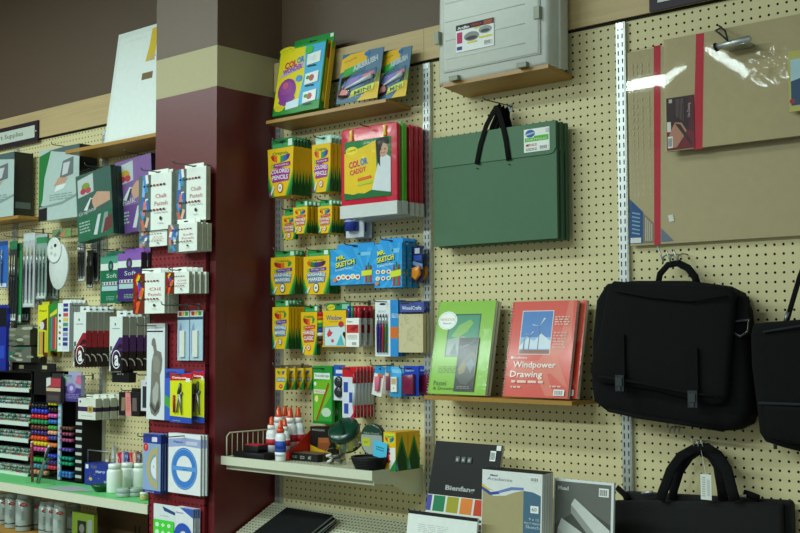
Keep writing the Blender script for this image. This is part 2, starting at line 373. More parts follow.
def yellow_box(name, lab, cat, w, h, t, lines, num, ribbon=PUR, numc='b03020', tab='1c8c3c', tabw=.86, taper=1, group=None, loc=(0, 0, 0), rain=RAIN, tabh=1.0, titlec='f4f2ee', back='8a4a9a', wide=False):
    r = thing(name, lab, cat, loc, group); b = B()
    b.box(-w/2, w/2, -t, 0, -h, 0, YEL, CARD, tx=taper)
    b.front(-w/2, w/2, -h, 0, -t); k = (1-taper)/2
    for c, a in (('86b82a', 1), (GRN, .8), (DGR, .5)):
        b.P([(k, 0), (k+.22*a, 0), (k*.4, .5*a)], c); b.P([(1-k, 0), (1-k-.26*a, 0), (1-k*.3, .55*a)], c)
    crescent(b, .5, .83, .36, .13, rain); b.T('Crayola', .5, .87, .62, .085, '2a8a30', bold=.01, arch=.02)
    b.R(.14, .60, .26, .68, '9ac030'); b.P([(.24, .59), (.88, .615), (.88, .70), (.24, .675)], ribbon); b.T(lines[2] if len(lines) > 2 else 'NEW LOOK', .56, .645, .52, .035, 'f0e8f0', rot=1)
    b.P([(.14, .42), (.5, .47), (.86, .44), (.86, .55), (.5, .6), (.14, .55)], back); b.P([(.2, .29), (.82, .31), (.84, .45), (.5, .49), (.16, .44)], back)
    b.T(lines[0], .5, .505, .70, .085, titlec, bold=.02, arch=.02); b.T(lines[1], .5, .385, .60, .09, titlec, bold=.02, arch=.01)
    b.E(.5, .17, .11, .062*w/h*2.2, numc); b.E(.5, .17, .085, .05*w/h*2.2, 'f6f0e0'); b.T(num, .5, .17, .09, .06, numc, bold=.02)
    b.P([(.10, .02), (.17, .02), (.30, .20), (.24, .22)], 'e8e0e4'); b.P([(.10, .02), (.17, .02), (.15, .09), (.08, .07)], back)
    b.right(-t, 0, -h, 0, w/2*(taper+(1-taper))) ; b.fr = (Vector((w/2*taper, -t, -h)), Vector((0, t, 0)), Vector((w/2*(1-taper), 0, h)), Vector((1, 0, 0))); b.n = 0
    zigzag(b, 0, 1, 0, .52, 2 if wide else 1)
    b.top(-w/2, w/2, -t, 0, 0).R(.04, .1, .96, .9, 'd8a810')
    b.build('carton', r)
    g = B(); a = w*tabw/2; g.box(-a, a, -t*.28, -t*.2, -.05, tabh, tab); g.front(-a, a, 0, tabh, -t*.28)
    g.R(.05, .1, .95, .5, '4aa864' if tab != 'a8d8c4' else 'c8ece0'); g.E(.5, .68, .14, .12, '1c2a20'); g.R(.74, .2, .92, .85, 'dfeee6')
    g.build('hang_tab', r); return r
def hang(mk, px, f, n, th, desc, b=.35, hk=None, hx=0, hz=.75, dx=0, dz=0, yb=0, rz=0, ry=0):
    """hang n copies from the front face seen at px=(l,t,r,b), front f inches off the plane at yb"""
    x, z, w, h = slot(*px, f-yb); y = yb-f
    r = mk(w, h, th, (x, y+th, z)); r.rotation_euler.y += math.radians(ry); pitch = max(th*1.02, (f-b-th)/max(1, n-1)) if n > 1 else 0
    L = place(r, desc, n, pitch, dx, dz, rz)
    if hk: hook(x+hx, z+hz, -yb, -yb+max(f+1.6, 4.5), hk)
    return L
hang(lambda w, h, t, l: yellow_box('coloured_pencil_box', '', 'pencil box', w, h, t, ('COLORED', 'PENCILS', 'PRE-SHARPENED'), '36', ribbon='9a2a7a', back='a03a90', taper=.86, group='wide coloured pencil boxes', loc=l, tabh=1.5, tab='1f7a3e'),
     (267.6, 148, 293.5, 196, ), 4.2, 6, .62, 'wide yellow 36 coloured pencil box with green hang tab, tapered', hk='the wide coloured pencil boxes')
hang(lambda w, h, t, l: yellow_box('coloured_pencil_box', '', 'pencil box', w, h, t, ('COLORED', 'PENCILS', 'PRE-SHARPENED'), '24', ribbon='9a2a7a', back='a03a90', taper=.95, group='narrow coloured pencil boxes', loc=l, tabh=1.3, tab='a8d8c4'),
     (312, 144, 330.6, 192), 3.3, 4, .62, 'narrow yellow 24 coloured pencil box left of the red carrying cases', hk='the narrow coloured pencil boxes')
hang(lambda w, h, t, l: yellow_box('crayon_box', '', 'crayon box', w, h, t, ('TWISTABLES', 'CRAYONS'), '8', ribbon='d03a28', back='c87a5a', taper=.9, loc=l, tabh=1.1),
     (282, 215.5, 296.5, 239.5), 3.0, 1, .5, 'small yellow crayon box hanging lowest and leftmost, overlapped by the crayon stack beside it', hk='one small crayon box')
hang(lambda w, h, t, l: yellow_box('crayon_box', '', 'crayon box', w, h, t, ('TWISTABLE', 'CRAYONS'), '8', ribbon='d03a28', back='c8705a', taper=.93, group='small crayon boxes in the left stack', loc=l, tabh=.9),
     (293.2, 207, 307.4, 233.5), 4.2, 5, .45, 'small yellow crayon box in the stack below the wide pencil boxes', hk='the left crayon boxes')
hang(lambda w, h, t, l: yellow_box('crayon_box', '', 'crayon box', w, h, t, ('TWISTABLE', 'CRAYONS'), '8', ribbon='d03a28', back='c8705a', taper=.93, group='small crayon boxes in the right stack', loc=l, tabh=.9),
     (317.8, 206, 332, 233), 3.8, 5, .45, 'small yellow crayon box in the stack below the narrow pencil boxes', hk='the right crayon boxes')
MK = ['a02030', 'c03020', 'e07020', 'e8c020', '2a9040']
hang(lambda w, h, t, l: yellow_box('marker_box', '', 'marker box', w, h, t, ('WASHABLE', 'MARKERS', 'BROAD LINE'), '8', numc='4a4a50', back='6a8aa8', group='left washable marker boxes', loc=l, tabh=.95, rain=MK),
     (270.8, 257, 295, 294.5), 2.6, 3, .66, 'yellow washable marker box in the left stack of the middle row', hk='the left washable marker boxes')
hang(lambda w, h, t, l: yellow_box('marker_box', '', 'marker box', w, h, t, ('WASHABLE', 'MARKERS', 'BROAD LINE'), '8', numc='4a4a50', back='6a8aa8', group='right washable marker boxes', loc=l, tabh=.95, rain=['d06020', '2a7a3a', '28408a', '5a2a6a', '4a1a3a']),
     (303.6, 256, 329.4, 294.2), 2.4, 3, .66, 'yellow washable marker box beside the blue marker boxes', hk='the right washable marker boxes')
hang(lambda w, h, t, l: yellow_box('marker_box', '', 'marker box', w, h, t, ('WASHABLE', 'MARKERS', 'FINE LINE'), '10', numc='4a4a50', back='6a8aa8', group='narrow washable marker boxes', loc=l, tabh=1.05, rain=MK),
     (272.4, 307, 288.6, 349), 3.5, 5, .5, 'narrow yellow washable marker box in the lower left stack', hk='the narrow washable marker boxes')
def eight(w, h, t, l):
    r = yellow_box('marker_box', '', 'marker box', w, h, t, ('MARKERS', 'CLASSIC', 'BROAD LINE'), '8', ribbon='e04020', numc='d02820', back='c05a40', loc=l, tabh=.95, rain=MK, taper=.97); return r
hang(eight, (301, 312, 317, 355), 2.4, 1, .7, 'yellow 8 marker box left of the window marker box', hk='the 8 marker box')
def window(w, h, t, l):
    r = thing('window_marker_box', '', 'marker box', l); b = B(); b.box(-w/2, w/2, -t, 0, -h, 0, YEL); b.front(-w/2, w/2, -h, 0, -t)
    b.T('Window', .5, .80, .66, .14, '2a5a9a', bold=.02); b.T('MARKERS', .5, .69, .4, .03, '7a6a20')
    b.P([(.06, .02), (.98, .02), (.98, .60), (.06, .56)], '9aa8a4'); b.P([(.12, .04), (.96, .04), (.96, .57), (.12, .53)], 'cfe4ea')
    b.P([(.2, .36), (.28, .45), (.3, .52), (.38, .42), (.46, .40), (.36, .3), (.24, .27)], 'd8404a'); b.E(.44, .17, .06, .05, 'd05058'); b.P([(.6, .05), (.8, .35), (.93, .05)], '50b8c0'); b.E(.8, .62, .11, .085, 'c03040')
    b.P([(.98, .2), (.9, .3), (.86, .35), (.9, .42), (.98, .4)], '2a1a14')
    b.build('carton', r)
    for i, c in enumerate(['c82028', 'd8642a', 'b8c830', '2a8a4a', '2a4aa8', 'dfe0da', '3a2a20', '7a3a20']):
        k = B(); k.tube([(-w/2-.75, -t-.0, -h*.06-i*h*.115-.1), (-w/2+.1, -t-.0, -h*.06-i*h*.115-.1)], .3, c, n=8)
        tag(k.build('marker', r), None, None)
    g = B(); g.box(-w*.52, w*.5, -.1, 0, 0, 1.1, '1f8050'); g.front(-w*.52, w*.5, 0, 1.1, -.1).E(.2, .45, .17, .38, 'd8d020'); g.T('Crayola', .2, .45, .26, .3, '2a6a20', rot=12); g.R(.66, .2, .95, .8, '8ac4b0'); g.E(.5, .75, .08, .1, '142018'); g.build('hang_tab', r)
    return r
hang(window, (322.3, 310.5, 346, 347), 2.2, 1, 1.0, 'yellow box of window markers with green header and drawing of a face')
def expo(w, h, t, l):
    r = thing('marker_pouch', '', 'marker pack', l, 'marker pouches'); 
    for i, c in enumerate(['2c3ca8', '20804a', 'b81c2c', 'c02434']):
        k = B(); k.mi = PLA; k.tube([(-w/2+w*(i+.5)/4, -t*.5, -h*.95), (-w/2+w*(i+.5)/4, -t*.5, 0)], w/9.5, 'e8e8e4'); mk_ = k.build('marker', r); k = B(); k.mi = PLA; k.tube([(-w/2+w*(i+.5)/4, -t*.5, -.0), (-w/2+w*(i+.5)/4, -t*.5, 1.7)], w/8.2, c); k.build('marker_cap', mk_)
    b = B(); b.box(-w/2, w/2, -t-.05, -t, -h, 0, 'f0f0ec'); b.front(-w/2, w/2, -h, 0, -t-.05); b.T('Expo', .3, .87, .4, .08, '3a3a40', bold=.02); b.R(.05, .48, .97, .77, 'cc3028'); b.P([(.3, .6), (.7, .74), (.95, .7), (.6, .55)], '8a2020'); b.lines(.12, .25, .85, .42, 4, 'a0a0a0'); b.barcode(.45, .05, .85, .18); b.build('card', r)
    f = B(); f.mi = FILM; f.box(-w/2-.1, w/2+.1, -t-.15, .02, -h-.1, 2.3, 'ffffff'); f.build('film_bag', r); return r
hang(expo, (346.3, 318, 359.3, 346.8), 3.4, 3, .7, 'clear pouch of capped markers with white and red card', hk='the marker pouches', hz=2.2)
# carrying cases
def case(c1, lab, x, y, z, w, h, t, label=False, c2=None):
    r = thing('carrying_case', lab, 'carrying case', (x, y, z), 'plastic carrying cases'); b = B(); b.mi = GLOSS
    def rr(a, d, rad=.6):
        o = []
        for cx_, cz_, s0 in ((a-rad, -rad, 0), (-a+rad, -rad, 90), (-a+rad, -d+rad, 180), (a-rad, -d+rad, 270)):
            for k in range(5): g = math.radians(s0+k*22.5); o.append((cx_+rad*math.cos(g), cz_+rad*math.sin(g)))
        return o
    b.slab(rr(w/2, h), -t, 0, .18, c1)
    b.slab([(-.9*w/5, .0), (.9*w/5, 0), (.9*w/5, -1), (-.9*w/5, -1)], -t*.9, -t*.1, .1, c1)
    b.build('shell', r)
    k = B(); k.mi = GLOSS
    for u in (-.3, .3):
        k = B(); k.mi = GLOSS; k.slab([(w*u-.28, -.3), (w*u-.16, -.9), (w*u-.3, -1.7), (w*u+.3, -1.7), (w*u+.16, -.9), (w*u+.28, -.3)], -t-.22, -t+.1, .06, 'e8c828'); tag(k.build('latch', r), 'yellow latch', None)
    if label:
        g = B(); g.box(-w*.43, w*.40, -t-.06, -t, -h*.80, -h*.15, '147a3a'); g.front(-w*.43, w*.40, -h*.80, -h*.15, -t-.06)
        g.P([(.0, .04), (.0, .80), (.4, .88), (.68, .96), (.72, .05), (.3, .1)], 'e6c41c'); g.E(.16, .84, .13, .07, 'f0d838'); g.T('Crayola', .16, .84, .19, .05, '1a7a30', rot=6, bold=.02)
        g.T('Color & Carry Case', .68, .94, .5, .05, 'd8e8c8'); g.T('COL', .22, .60, .24, .12, 'd03058', bold=.04, rot=8); g.T('OR', .43, .63, .16, .12, '2a7ac0', bold=.04, rot=8); g.T('CADDY', .30, .48, .36, .09, 'd03058', bold=.03, rot=8)
        g.P([(.60, .12), (.70, .02), (1, .02), (1, .64), (.9, .7), (.76, .66)], 'd4dade'); g.E(.84, .78, .11, .12, 'c89a84'); g.P([(.72, .6), (.68, .95), (.78, .99), (.95, .98), (.97, .86), (.84, .9), (.78, .76), (.78, .5)], '2a1c1a')
        g.E(.8, .79, .012, .012, '1a1210'); g.E(.88, .79, .012, .012, '1a1210'); g.ring(.84, .745, .04, .025, .7, 'a02a30', a0=180, a1=360, n=8)
        g.P([(0, 0), (0, .12), (.35, .05), (.6, .13), (1, .06), (1, 0)], '0e6a30'); g.P([(.3, .3), (.6, .34), (.58, .38), (.3, .35)], 'e06a28'); g.P([(.3, .22), (.62, .25), (.6, .29), (.3, .27)], 'b8c832')
        g.build('paper_label', r)
    s2 = B(); s2.mi = FRO; s2.box(-w/2-.08, w/2+.08, -t-.1, .0, -h-.05, -h+1.7, 'd8dedc'); s2.build('clear_tray', r)
    f = B(); f.mi = FILM; f.box(-w/2-.12, w/2+.12, -t-.28, -t-.1, -h-.1, .05, 'ffffff'); f.build('shrink_film', r)
    return r
x, z, w, h = slot(341, 125.5, 397, 216, 6.3)
case('d0203c', 'red carrying case with colouring set label, in front of the other cases', x, -5.5, z, w, h, .8, True)
case('58c028', 'bright green carrying case behind the labelled red one', x+.1, -4.35, z+.05, w, h, .9)
for k, nm in enumerate(('nearest behind the green case', 'in the middle of the rear three', 'closest to the pegboard')):
    case('c81c3a', 'red carrying case '+nm, x+.15, -3.05+k*1.0, z-.05, w, h, .75)
hook(x, z-.2, 0, 8, 'the carrying cases')
# blister with blue bottle under the cases
def bluebottle(w, h, t, l):
    r = thing('blister_pack', '', 'blister pack', l); b = B(); b.mi = GLOSS; b.slab([(-w/2, 0), (w/2, 0), (w/2, -h), (-w/2, -h)], -.25, 0, .1, 'dfe6ea'); b.build('card', r)
    k = B(); k.mi = PLA; k.tube([(-w*.05, -.6, -h*.72), (-w*.05, -.6, -.1)], w*.3, '2a3c9c', n=12); k.tube([(-w*.05, -.6, -h*.3), (-w*.05, -.6, -h*.34)], w*.31, 'c8cce0', n=12); k.build('glue_stick', r); return r
hang(bluebottle, (343.5, 214, 361.5, 237.5), 2.6, 2, .7, 'clear blister pack with blue stick, lowest under the red carrying cases')
# blue scented marker boxes
def sketch(tall):
    def mk(w, h, t, l):
        r = thing('scented_marker_box', '', 'marker box', l, 'tall blue scented marker boxes' if tall else 'wide blue scented marker boxes'); b = B(); B1 = '2a9ade'
        b.box(-w/2, w/2, -t, 0, -h, 0, B1); b.front(-w/2, w/2, -h, 0, -t)
        cu, cv = (.8, .3)
        for k in range(14):
            a = math.radians(k*360/14); e = math.radians(k*360/14+9); R_ = .0
            pts = [(cu, cv)]
            for g in (a, e):
                dx_, dy_ = math.cos(g), math.sin(g); tt = min([((1 if dx_ > 0 else 0)-cu)/dx_ if abs(dx_) > 1e-6 else 9, ((1 if dy_ > 0 else 0)-cv)/dy_ if abs(dy_) > 1e-6 else 9]); pts.append((cu+dx_*tt, cv+dy_*tt))
            b.P(pts, '3eaae8'); b.n = 1
        b.n = 2
        if tall:
            T = [('MR.', .25, .80, .28, .10), ('SKETCH', .40, .66, .62, .12), ]; yb = (.76, .33, .22)
        else: T = [('MR.', .24, .76, .2, .12), ('SKETCH', .34, .60, .44, .14)]
        for (s_, u, v, a, c_) in T: b.T(s_, u+.012, v-.02, a*1.05, c_*1.15, '1c4a28', rot=8, bold=.06); b.T(s_, u, v, a, c_, 'ece428', rot=8, bold=.03)
        b.T('Scented Markers', .40 if tall else .33, .52 if tall else .45, .6 if tall else .42, .06, 'e8f4fc', rot=6)
        b.R(.7, .78, .92, .88, '78c4ee'); b.E(.66, .84, .03, .025, '2a6a3a')
        for i, c in enumerate(['c82838', '2a9a5a', 'd02a48']):
            u = (.72 if tall else .82)+i*(.09 if tall else .05); o_ = .06 if i == 1 else 0; q_ = .035 if tall else .02
            b.R(u-q_, .03, u+q_, .40+o_, c); b.P([(u-q_, .40+o_), (u+q_, .40+o_), (u+q_*.4, .52+o_), (u-q_*.4, .52+o_)], '1f7a4a' if i == 1 else '8a2030')
        b.P([(.58, .22), (.98, .26), (.98, .40), (.58, .36)] if tall else [(.72, .22), (.95, .24), (.95, .38), (.72, .36)], 'd8e030')
        rd = random.Random(5)
        for i in range(6 if tall else 5):
            u, v = ((.14+.2*(i % 3), .36-.15*(i//3)) if tall else (.2+.11*i, .2+.02*(i % 2))); b.E(u, v, .085 if tall else .06, .05 if tall else .075, 'eef0e8', n=9); b.E(u, v, .045 if tall else .035, .028 if tall else .04, ['d03838', 'e8a030', 'c82a3a', 'f0c040', 'd04030', '2a8a3a'][i], n=8)
        b.E(.12, .1 if tall else .14, .07 if tall else .045, .04 if tall else .06, 'e08040', n=12)
        b.right(-t, 0, -h, 0, w/2)
        for i in range(7): b.R(.3, .08+i*.11, .7, .12+i*.11, 'b0a838')
        b.build('carton', r); g = B(); g.box(-w*.42, w*.42, -.12, -.02, -.05, .75, B1); g.front(-w*.42, w*.42, 0, .75, -.12).E(.5, .5, .08, .15, '101418'); g.build('hang_tab', r)
        return r
    return mk
hang(sketch(False), (330.4, 248.5, 374.5, 284.5), 3.0, 2, .8, 'wide sky-blue scented marker box right of the yellow marker boxes', hk='the wide blue marker boxes', hz=.4)
hang(sketch(True), (374.5, 243.5, 402, 287.5), 3.6, 3, .8, 'tall sky-blue scented marker box overlapping the wide one', hk='the tall blue marker boxes', hz=.4)
def bluecard(w, h, t, l):
    r = thing('blister_pack', '', 'blister pack', l, 'dark blue blister packs'); b = B(); b.box(-w/2, w/2, -.08, 0, -h, 0, '1a2450'); b.front(-w/2, w/2, -h, 0, -.08); b.R(.2, .8, .7, .95, 'c8d0e0'); b.R(.1, .6, .9, .75, '2a50b0'); b.P([(0, .5), (1, .35), (1, .5), (0, .6)], '7a98c8'); b.build('card', r)
    k = B(); k.mi = PLA; k.slab([(-w*.35, -h*.6), (w*.35, -h*.55), (w*.4, -h*.8), (0, -h*.95), (-w*.4, -h*.85)], -t*.8, -.08, .15, 'e08a1c'); k.build('sharpener', r); return r
hang(bluecard, (409.3, 246, 419, 282), 2.6, 2, .8, 'dark blue blister pack with orange piece right of the tall blue boxes', hk='dark blue blister packs', hz=0)
# brushes, wooden shapes
def brushes(w, h, t, l):
    r = thing('paint_brush_set', '', 'brush set', l, 'paint brush sets'); b = B(); b.box(-w/2, w/2, -.15, 0, -h, 0, 'e8eef0'); b.front(-w/2, w*.16, -h, 0, -.15); b.R(.1, .03, .9, .62, 'c4d2da'); b.E(.5, .93, .22, .02, '202020'); b.T('BRUSHES', .45, .8, .5, .04, '9ab0c0')
    b.front(w*.16, w/2, -h, 0, -.15).R(0, 0, 1, 1, '2f8fd4'); b.R(0, .32, 1, .52, 'd8702c'); b.T('Brush Set', .5, .72, .4, .4, 'dcecf8', rot=88); b.right(-.15, 0, -h, 0, w/2).R(0, 0, 1, 1, '1a5a98'); b.build('card', r)
    for i, c in enumerate(['4a2a8a', '3a2a7a', 'c02838', '28823a']):
        k = B(); k.mi = PLA; x_ = -w*.36+i*w*.125; k.tube([(x_, -.32, -h*.93), (x_, -.32, -h*.48), (x_, -.32, -h*.42)], [.14, .2, .15], c, n=6); k.tube([(x_, -.32, -h*.42), (x_, -.32, -h*.30)], .13, 'd4d8dc', MET, n=6)
        k.tube([(x_, -.32, -h*.3), (x_, -.32, -h*.24)], [.13, .04], '3a2a20', n=6); k.build('paint_brush', r)
    return r
hang(brushes, (373.5, 300, 396.5, 356.5), 2.2, 3, .5, 'white and blue paint brush set under the tall blue boxes', hk='the paint brush sets', hz=-.3)
def shapes(w, h, t, l):
    r = thing('wood_shape_bag', '', 'craft bag', l, 'bags of wooden shapes'); b = B(); b.box(-w/2, w/2, -t, -.1, -h, -h*.24, 'cfc49c', CARD)
    b.front(-w/2, w/2, -h, -h*.24, -t); rd = random.Random(2)
    for i in range(26): u, v = rd.uniform(.06, .94), rd.uniform(.04, .96); a = rd.uniform(0, 180); b.ring(u, v, .1, .09, .9, 'b8ab82', a0=a, a1=a+160, n=6); b.n = 1+i % 2
    b.build('wooden_shapes', r); g = B(); g.box(-w/2, w/2, -t*.7, -t*.6, -h*.2, 0, '4a58a0'); g.front(-w/2, w/2, -h*.2, 0, -t*.7).T('WoodCrafts', .5, .42, .8, .38, 'dfe4f0', bold=.02); g.R(.05, .8, .4, .95, '2a3040'); g.build('header_card', r)
    f = B(); f.mi = FILM; f.box(-w/2-.1, w/2+.4, -t-.1, 0, -h-.1, .1, 'ffffff'); f.build('film_bag', r); return r
hang(shapes, (398.6, 302, 423, 352.5), 1.9, 2, .7, 'clear bag of pale wooden craft shapes under a purple header', hk='the bags of wooden shapes', hz=0)
# row below
def crayons4(w, h, t, l):
    r = thing('crayon_box', '', 'crayon box', l, 'tiny crayon boxes'); b = B(); b.box(-w/2, w/2, -t, 0, -h, 0, 'ecc020'); b.front(-w/2, w/2, -h, 0, -t); b.P([(.7, 0), (1, 0), (1, .5)], GRN)
    crescent(b, .5, .86, .34, .17, ['2a8a40', 'e0b020', '2a60a0']); b.R(.1, .38, .88, .58, '5a8a9a'); b.T('CRAYONS', .49, .48, .7, .12, 'eef0e0', bold=.02); b.E(.5, .17, .16, .1, 'c83028'); b.T('4', .5, .17, .1, .1, 'ffffff'); b.right(-t, 0, -h, 0, w/2); zigzag(b, 0, 1, 0, .6, 1); b.build('carton', r)
    g = B(); g.box(-w*.2, w*.2, -.08, -.02, 0, .5, '6a5a3a'); g.build('hang_tab', r); return r
hang(crayons4, (275.5, 368.5, 286.4, 390), 4.4, 4, .5, 'tiny yellow crayon box above the glue bottles', hk='the tiny crayon boxes', hz=.3, dx=.35, rz=7)
def ticon(w, h, t, l):
    r = thing('pencil_pack', '', 'pencil pack', l, 'green pencil packs'); b = B(); b.mi = GLOSS; b.box(-w/2, w/2, -t, 0, -h, 0, '1f9434'); b.front(-w/2, w/2, -h, 0, -t); b.P([(.06, .05), (.94, .05), (.94, .78), (.06, .74)], '74b82a'); b.P([(.2, .05), (.94, .05), (.94, .5)], '3aa03a')
    b.R(.06, .77, .88, .88, 'e4eee4'); b.T('Ticonderoga', .46, .825, .74, .055, '2a6a3a', bold=.01); b.E(.5, .95, .12, .012, '0a2a10'); b.E(.12, .69, .07, .035, 'e0f0e0'); b.R(.05, .52, .66, .59, 'e8e4d0'); b.T('PENCILS', .35, .555, .5, .04, 'a03a28'); b.E(.2, .43, .1, .06, 'e8e090', n=8)
    b.E(.7, .2, .25, .08, 'c0d8c0', n=12); b.P([(.16, .06), (.24, .06), (.84, .68), (.80, .72)], 'c0562a'); b.P([(.18, .06), (.205, .06), (.82, .70), (.80, .72)], '8a3418'); b.R(0, 0, 1, .04, '0f7a2a'); b.build('card', r); return r
hang(ticon, (313, 366, 332.3, 423.8), 2.3, 2, .5, 'green pencil pack with orange pencil drawn across', hk='the green pencil packs', hz=-.4)
def lens(w, h, t, l):
    r = thing('blister_pack', '', 'blister pack', l); b = B(); b.box(-w/2, w/2, -.08, 0, -h, 0, 'd8dee6'); b.front(-w/2, w/2, -h, 0, -.08).R(0, .68, 1, 1, '2458b8'); b.R(.2, .76, .8, .86, 'd8e0f0'); b.build('card', r)
    for zz in (-.48, -.76): k = B(); k.mi = PLA; k.M = Matrix.Translation((0, -.1, h*zz)) @ Matrix.Rotation(math.pi/2, 4, 'X'); k.lathe([(w*.33, 0), (w*.36, .15), (w*.3, .35)], '33373a', n=14); k.build('magnet_button', r)
    return r
hang(lens, (331.5, 365, 343, 400.5), 2.5, 1, .5, 'blue and white pack with two dark round pieces, half behind the red glue pens')
def gluepen(w, h, t, l):
    r = thing('glue_pen_card', '', 'glue pen pack', l, 'red and white glue pen cards'); b = B(); b.mi = GLOSS
    b.box(-w/2, w/2, -.1, 0, -h, 0, 'd8dce8'); b.front(-w/2, w/2, -h, 0, -.1).R(0, .8, 1, 1, 'cc1f2c'); b.E(.85, .82, .13, .07, 'd8dce8'); b.T('GLUE', .85, .82, .16, .04, '2a3a90')
    b.P([(.55, 0), (1, 0), (1, .3), (.85, .14)], 'cc2430')
    for u, v in ((.25, .6), (.28, .18), (.64, .4)): b.R(u-.15, v-.1, u+.15, v+.1, '3450a8')
    b.right(-.1, 0, -h, 0, w/2); b.build('card', r); k = B(); k.mi = PLA; X = w/2-.15
    k.tube([(X, -.35, -h*.98), (X, -.35, -h*.75)], [.08, .3], 'c81c2c'); k.tube([(X, -.35, -h*.75), (X, -.35, -h*.32)], .3, 'c4ccd0'); k.tube([(X, -.35, -h*.32), (X, -.35, -h*.1)], [.3, .26], 'b01a28'); k.build('glue_pen', r); return r
hang(gluepen, (340.3, 367, 354.5, 418), 4.3, 6, .5, 'red and white glue pen card left of the hanging erasers', hk='the red glue pen cards', hz=-.3)
def eraser(w, h, t, l):
    r = thing('eraser_pack', '', 'eraser pack', l, 'pink eraser packs'); r.rotation_euler.y = math.radians(11); b = B(); b.box(-w/2, w/2, -.08, 0, -h, 0, 'eceae4'); b.front(-w/2, w/2, -h, 0, -.08).R(0, .72, 1, 1, '2a94d4'); b.R(.35, .62, .9, .74, 'd86a38'); b.E(.5, .9, .1, .03, '0a2030'); b.build('card', r)
    k = B(); k.mi = CARD; k.slab([(-w*.32, -h*.38), (w*.2, -h*.34), (w*.3, -h*.8), (-w*.08, -h*.86)], -.45, -.08, .12, 'd86c8c'); tag(k.build('eraser', r), 'pink eraser', None); return r
hang(eraser, (373.5, 366, 383.5, 396.5), 2.9, 2, .5, 'white eraser pack with pink eraser, tilted on its hook', hk='the pink and white eraser packs', hz=0, dx=.2)
def eraser2(w, h, t, l):
    r = thing('eraser_pack', '', 'eraser pack', l, 'light blue eraser packs'); b = B(); b.mi = GLOSS; b.slab([(-w/2, 0), (w/2, 0), (w/2, -h), (-w/2, -h)], -.2, 0, .08, '3aa4e0'); b.front(-w/2, w/2, -h, 0, -.2).R(.15, .8, .85, .92, '8ad0f4'); b.build('card', r)
    k = B(); k.box(-w*.33, w*.2, -.5, -.1, -h*.82, -h*.33, 'eceee8'); k.front(-w*.33, w*.2, -h*.82, -h*.33, -.5).R(.1, .5, .9, .9, 'c8b080'); k.T('A', .5, .25, .3, .14, '405080'); tag(k.build('eraser', r), 'white eraser', None); return r
hang(eraser2, (388.3, 367, 399.3, 397.5), 2.2, 2, .6, 'light blue eraser pack with white eraser', )
def maroon(w, h, t, l):
    r = thing('sharpener_card', '', 'sharpener pack', l, 'royal blue cards with maroon case'); b = B(); b.mi = GLOSS; b.box(-w/2, w/2, -.1, 0, -h, 0, '2048c0'); b.front(-w/2, w/2, -h, 0, -.1).T('Staedtler', .4, .85, .6, .07, 'e0e8f4'); b.build('card', r)
    k = B(); k.mi = PLA; k.slab([(-w*.46, -h*.32), (w*.3, -h*.27), (w*.32, -h*.93), (-w*.44, -h*.93)], -.7, -.1, .12, '7c1c40'); k.build('sharpener', r); return r
hang(maroon, (400.5, 366, 415, 396.5), 2.8, 2, .8, 'royal blue card holding a maroon sharpener above the metal shelf', hk='the royal blue sharpener cards', hz=-.4, dx=1.2)
# ---------------------------------------------------------------- kits on the top shelf
def lean(name, lab, cat, px, f, ang, tilt=0, group=None, xr=None):
    """root at the centre of the lower front edge of a thing leaning back; px=(left,top,right,bottom)"""
    l = at(px[0], px[3], -f); r_ = at(px[2], px[3], -f); z0 = l.z/2+r_.z/2; y = -f; xm = px[4] if len(px) > 4 else (px[0]+px[2])/2
    for _ in range(20): t = at(xm, px[1], y); y = -f+(t.z-z0)*math.tan(math.radians(ang))
    h = (t.z-z0)/math.cos(math.radians(ang)); r = thing(name, lab, cat, ((l.x+r_.x)/2, -f, z0), group, (-ang, tilt, 0)); return r, r_.x-l.x, h
r, w, h = lean('colouring_kit_box', 'yellow and blue colouring kit box with purple circle, leftmost on the top shelf', 'kit box', (272.5, 45.5, 318.5, 112.5, 300), 4.3, 9)
b = B(); b.mi = GLOSS; b.box(-w/2, w/2, 0, 1.5, 0, h, '2a9a3c', side='e0b81c'); b.front(-w/2, w/2, 0, h, 0)
b.P([(.0, .06), (.56, .1), (.62, .5), (.58, .97), (.02, .97)], 'ecd81c'); b.P([(.52, .1), (.97, .12), (.99, .97), (.56, .97), (.60, .55)], '4ab4e4'); b.P([(0, 0), (1, 0), (1, .14), (.5, .08), (0, .12)], '1f8c34')
b.ring(.16, .97, .17, .05, .72, 'd4d018', n=20); b.E(.16, .97, .13, .036, 'ead822'); b.T('Crayola', .16, .97, .2, .03, '2a8a30', rot=8); b.P([(.08, .56), (.56, .66), (.56, .74), (.08, .60)], 'c8aee0'); b.T('COL', .28, .74, .26, .1, 'd82050', bold=.04, rot=8); b.T('OR', .49, .78, .16, .1, '2a8ad0', bold=.04, rot=8); b.T('WONDER', .33, .66, .42, .08, '9a50b0', bold=.04, rot=8)
b.E(.26, .35, .2, .18, '8a3a96'); b.E(.24, .38, .13, .12, 'a04898'); b.E(.22, .43, .06, .05, 'd06080'); b.P([(.1, .18), (.2, .12), (.36, .15), (.46, .22), (.4, .3), (.14, .3)], '8a3a96')
b.E(.14, .1, .11, .05, 'd8c828', n=8); b.P([(.28, .06), (.56, .08), (.56, .2), (.28, .17)], 'd4eaf4'); b.E(.5, .5, .07, .05, '4a9ad0'); b.E(.66, .9, .09, .06, '4ac04a')
for v in (.76, .47, .2): b.P([(.64, v-.09), (.92, v-.07), (.92, v+.09), (.64, v+.07)], 'f0f4f0'); b.E(.78, v, .06, .05, 'c05a58' if v < .7 else 'dfe8ea', n=7); b.E(.70, v+.01, .04, .03, '3aa048' if v < .7 else 'e8ece8', n=7); b.R(.66, v-.12, .84, v-.1, '1a3a2a')
